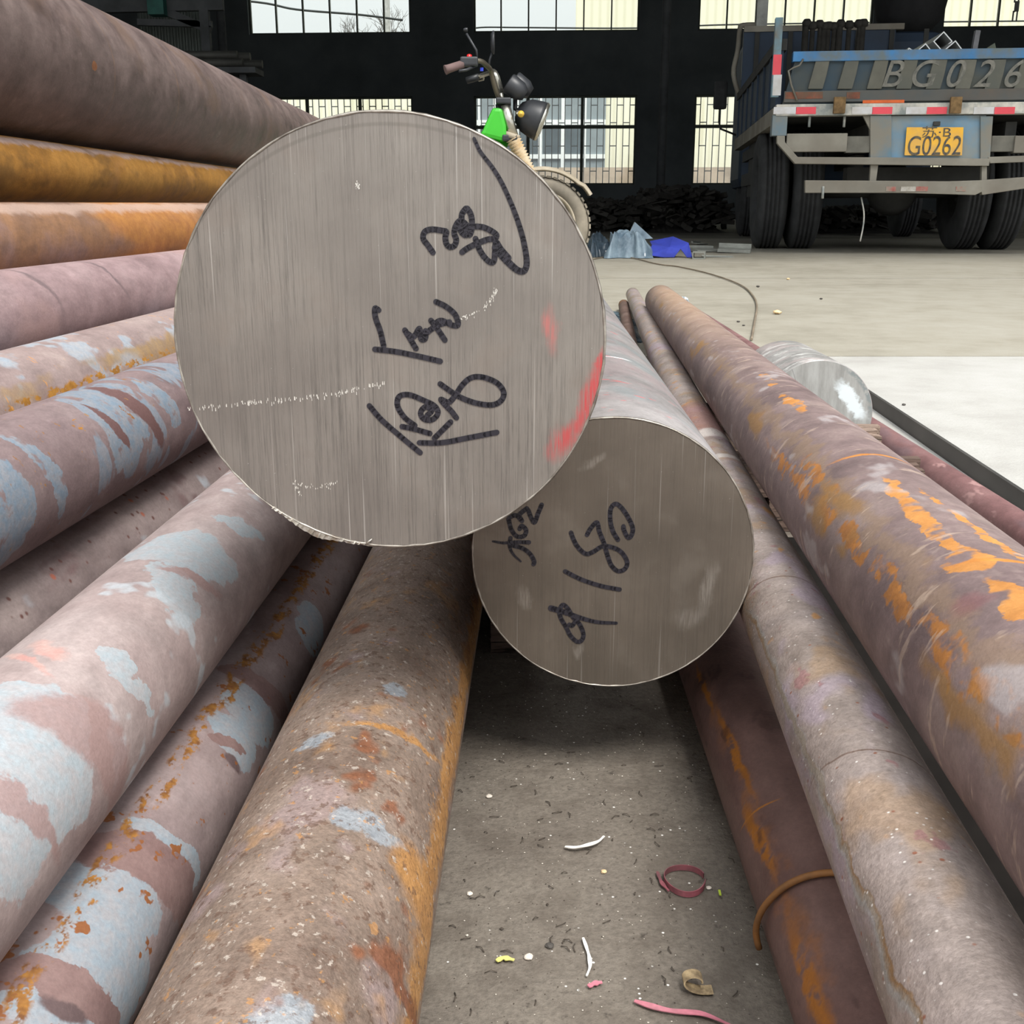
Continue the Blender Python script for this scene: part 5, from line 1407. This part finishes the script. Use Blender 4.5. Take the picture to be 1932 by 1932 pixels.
# ------------------------------------------------------------------ litter on the dirt between the bars
def ribbon(name, px, w_, mat, label, cat, z0=.002, curl=0.0, twist=0.0):
    pts = catmull([ground(x, y, z0) for x, y in px], 6); vs = []; fs = []; m = len(pts)
    for i, p_ in enumerate(pts):
        d_ = ((pts[min(i+1, m-1)]) - (pts[max(i-1, 0)])).normalized()
        s = Vector((-d_.y, d_.x, 0)).normalized(); f_ = i/(m-1)
        ww = w_*(.35 + .65*math.sin(PI*min(1, .12 + f_*.8)))*(1 + .25*math.sin(13*f_))
        an = twist*math.sin(6*f_)
        off = s*math.cos(an)*ww/2 + Vector((0, 0, math.sin(an)*ww/2))
        lift = Vector((0, 0, curl*math.sin(PI*f_) + abs(math.sin(an))*ww/2))
        for sg in (-1, 1):
            vs += [p_ + lift + off*sg, p_ + lift + off*sg + Vector((0, 0, .0005))]
    for i in range(m-1):
        a = i*4; b2 = a+4
        fs += [(a, b2, b2+2, a+2), (a+1, a+3, b2+3, b2+1), (a, a+1, b2+1, b2), (a+2, b2+2, b2+3, a+3)]
    o = MB().add(vs, fs).build(name, mat); tag(o, label, cat); return o
pink = plain('pink_plastic_strap', (206, 124, 140), .6, 0, .15, 60, dust=(150, 96, 104))
dpink = plain('dark_pink_strap', (150, 82, 92), .6, 0, .2, 60, dust=(96, 64, 66))
ribbon('plastic_strap', [(1197, 1889), (1235, 1902), (1270, 1909), (1320, 1913), (1370, 1932), (1410, 1950)], .0030, pink, 'pink plastic strap lying at the bottom of the dirt gap', 'strap', twist=.3)
# looped strap standing on edge
c = ground(1292, 1668); lp = MB(); vs = []; fs = []; m = 34
for i in range(m):
    a = 2*PI*(.05 + .93*i/(m-1)); rr = 1 + .04*math.sin(3*a)
    x = c.x + .0115*rr*math.cos(a); y = c.y + .013*rr*math.sin(a)
    for zz in (.0008, .0044): vs += [(x, y, zz), (x + .0005*math.cos(a), y + .0005*math.sin(a), zz)]
for i in range(m-1):
    a = i*4; b2 = a+4; fs += [(a, b2, b2+2, a+2), (a+1, a+3, b2+3, b2+1), (a, a+1, b2+1, b2), (a+2, b2+2, b2+3, a+3)]
o = lp.add(vs, fs).build('looped_strap', dpink); tag(o, 'dark pink strap curled in a loop on the dirt', 'strap')
ribbon('strap_scrap', [(1240, 1645), (1248, 1665), (1262, 1682)], .0022, dpink, 'short dark pink strap scrap left of the looped strap', 'strap')
ribbon('strap_scrap', [(1110, 1862), (1122, 1856), (1136, 1854)], .003, pink, 'tiny pink strap scrap near the bottom of the dirt gap', 'strap')
whitep = plain('frayed_white_fibre', (222, 220, 214), .7)
ribbon('frayed_fibre', [(1066, 1598), (1085, 1603), (1105, 1601), (1128, 1592), (1140, 1578)], .0024, whitep, 'frayed white fibre strip curved on the dirt', 'fibre', curl=.002)
ribbon('frayed_fibre', [(1100, 1770), (1107, 1790), (1112, 1808), (1113, 1825), (1107, 1842)], .0019, whitep, 'upright thin white fibre wisp below the curved one', 'fibre')
leaf = plain('yellow_leaf', (196, 190, 110), .6)
ribbon('leaf_scrap', [(937, 1814), (948, 1808), (958, 1809), (970, 1812)], .0030, leaf, 'small yellow leaf scrap on the dirt near the brown bar', 'leaf')
ribbon('leaf_scrap', [(1357, 1680), (1359, 1690)], .0022, plain('green_leaf', (170, 190, 60), .6), 'tiny green-yellow leaf bit right of the looped strap', 'leaf')
# curled bark chip
c = ground(1310, 1868); vs = []; fs = []; m = 22
for i in range(m):
    f_ = i/(m-1); a = 5.2*f_; rr = .0022 + .0052*f_
    for yy in (-.004, .004):
        for th in (0, .0007):
            vs.append((c.x + (rr+th)*math.cos(a)*1.25 + (.004*f_*f_), c.y + yy*.8 + .3*(rr+th)*math.sin(a), .0062 + (rr+th)*math.sin(a)*.6))
for i in range(m-1):
    a = i*4; b2 = a+4; fs += [(a, b2, b2+2, a+2), (a+1, a+3, b2+3, b2+1), (a, a+1, b2+1, b2), (a+2, b2+2, b2+3, a+3)]
o = MB().add(vs, fs).build('bark_chip', plain('curled_bark', (166, 146, 112), .85, 0, .2, 200, c2=(104, 88, 66))); tag(o, 'curled brown bark chip near the dark brown bar', 'bark')
# grit and tiny twigs: nobody could count them
rnd = random.Random(11); gm = MB(); gd = MB()
for k in range(1700):
    x = rnd.uniform(-.035, .15); y = rnd.uniform(.36, 1.0); s = rnd.uniform(.0002, .0006)*(2.4 if rnd.random() < .02 else 1)
    tgt = gm if rnd.random() < .35 else gd
    vs = [(x + s*rnd.uniform(.6, 1.2)*a, y + s*rnd.uniform(.6, 1.2)*b2, max(.0001, s*.7*c3 + s*.6)) for a, b2, c3 in ((1,0,0),(-1,0,0),(0,1,0),(0,-1,0),(0,0,1),(0,0,-1))]
    tgt.add(vs, [(0,2,4),(2,1,4),(1,3,4),(3,0,4),(2,0,5),(1,2,5),(3,1,5),(0,3,5)])
o = gm.build('pale_grit', plain('pale_grit', (198, 190, 178), .9)); tag(o, 'pale grit scattered over the dirt between the bars', 'grit', kind='stuff')
for k in range(160):
    x = rnd.uniform(-.035, .15); y = rnd.uniform(.36, .95); a = rnd.uniform(0, 6.3); L = rnd.uniform(.002, .007)
    gd.tube([(x, y, .0008), (x + L*.5*math.cos(a), y + L*.5*math.sin(a), .0016), (x + L*math.cos(a+.3), y + L*math.sin(a+.3), .0008)], .0003, 4)
o = gd.build('dark_grit', plain('dark_grit', (70, 62, 54), .9)); tag(o, 'dark grit and tiny twigs over the dirt between the bars', 'grit', kind='stuff')
# small stones that stand out
stone_m = plain('pale_stone', (204, 194, 182), .85, 0, .1, 200); stone_d = plain('dark_stone', (70, 66, 62), .85, 0, .1, 200); stone_o = plain('ochre_stone', (206, 178, 138), .85)
def pebble(px, py, r_, mat, label, Yz=0.0, name='pebble'):
    g = ground(px, py); rn = random.Random(px); bm = bmesh.new(); bmesh.ops.create_icosphere(bm, subdivisions=2, radius=r_)
    for v in bm.verts: v.co *= rn.uniform(.82, 1.1); v.co.z *= .5
    mz = min(v.co.z for v in bm.verts)
    me = bpy.data.meshes.new(name); bm.to_mesh(me); bm.free()
    o = link(name, me, mat, loc=(g.x, g.y, -mz + Yz)); tag(o, label, 'stone', 'loose stones'); return o
pebble(923, 1505, .0022, stone_m, 'pale pebble in the lit dirt close to the brown bar')
pebble(886, 1688, .0020, stone_m, 'pale pebble on the dirt beside the brown bar edge')
pebble(997, 1809, .0026, stone_m, 'pale pebble just right of the yellow leaf scrap')
pebble(1037, 1787, .0024, stone_d, 'dark pebble above the white fibre wisp')
pebble(1139, 1647, .0018, stone_o, 'ochre pebble below the curved white fibre')
pebble(1337, 1677, .0016, stone_m, 'small pale stone right of the looped strap')
# crumbs on the far concrete
for px, py, r_, m_, lb in ((1466, 593, .016, stone_o, 'flat orange-tan chip on the concrete left of the stub'), (1430, 542, .009, stone_d, 'dark crumb near the slab joint'), (1487, 528, .010, stone_o, 'tan chip lying on the slab joint'), (1549, 565, .007, stone_d, 'small dark crumb in the middle of the beige slab'), (1393, 608, .006, stone_d, 'dark crumb close to the wire end'), (1403, 615, .005, stone_d, 'second dark crumb close to the wire end'), (1705, 765, .004, stone_d, 'small dark crumb on the white concrete')):
    pebble(px, py, r_, m_, lb, name='crumb')
# scraps of film beside the bars in the middle distance
crumple('plastic_scrap', 1281, 1302, 572, ground(1291, 574).y, .12, [.02, .03, .02], plain('pale_blue_film', (196, 210, 222), .3), 'pale blue film scrap at the far end of the brick-red bar', 8, 'plastic sheet', nx=10, ny=8)
g0 = ground(1176, 600)
crumple('plastic_scrap', 1150, 1215, 640, ground(1180, 640).y, .9, [.01, .03, .02, .03], plain('dull_blue_film', (74, 92, 104), .4, 0, .25, 14, c2=(40, 44, 46)), 'dull blue-grey film in the gap between the smaller sawn bar and the slim bar', 9, 'plastic sheet', nx=22, ny=18)
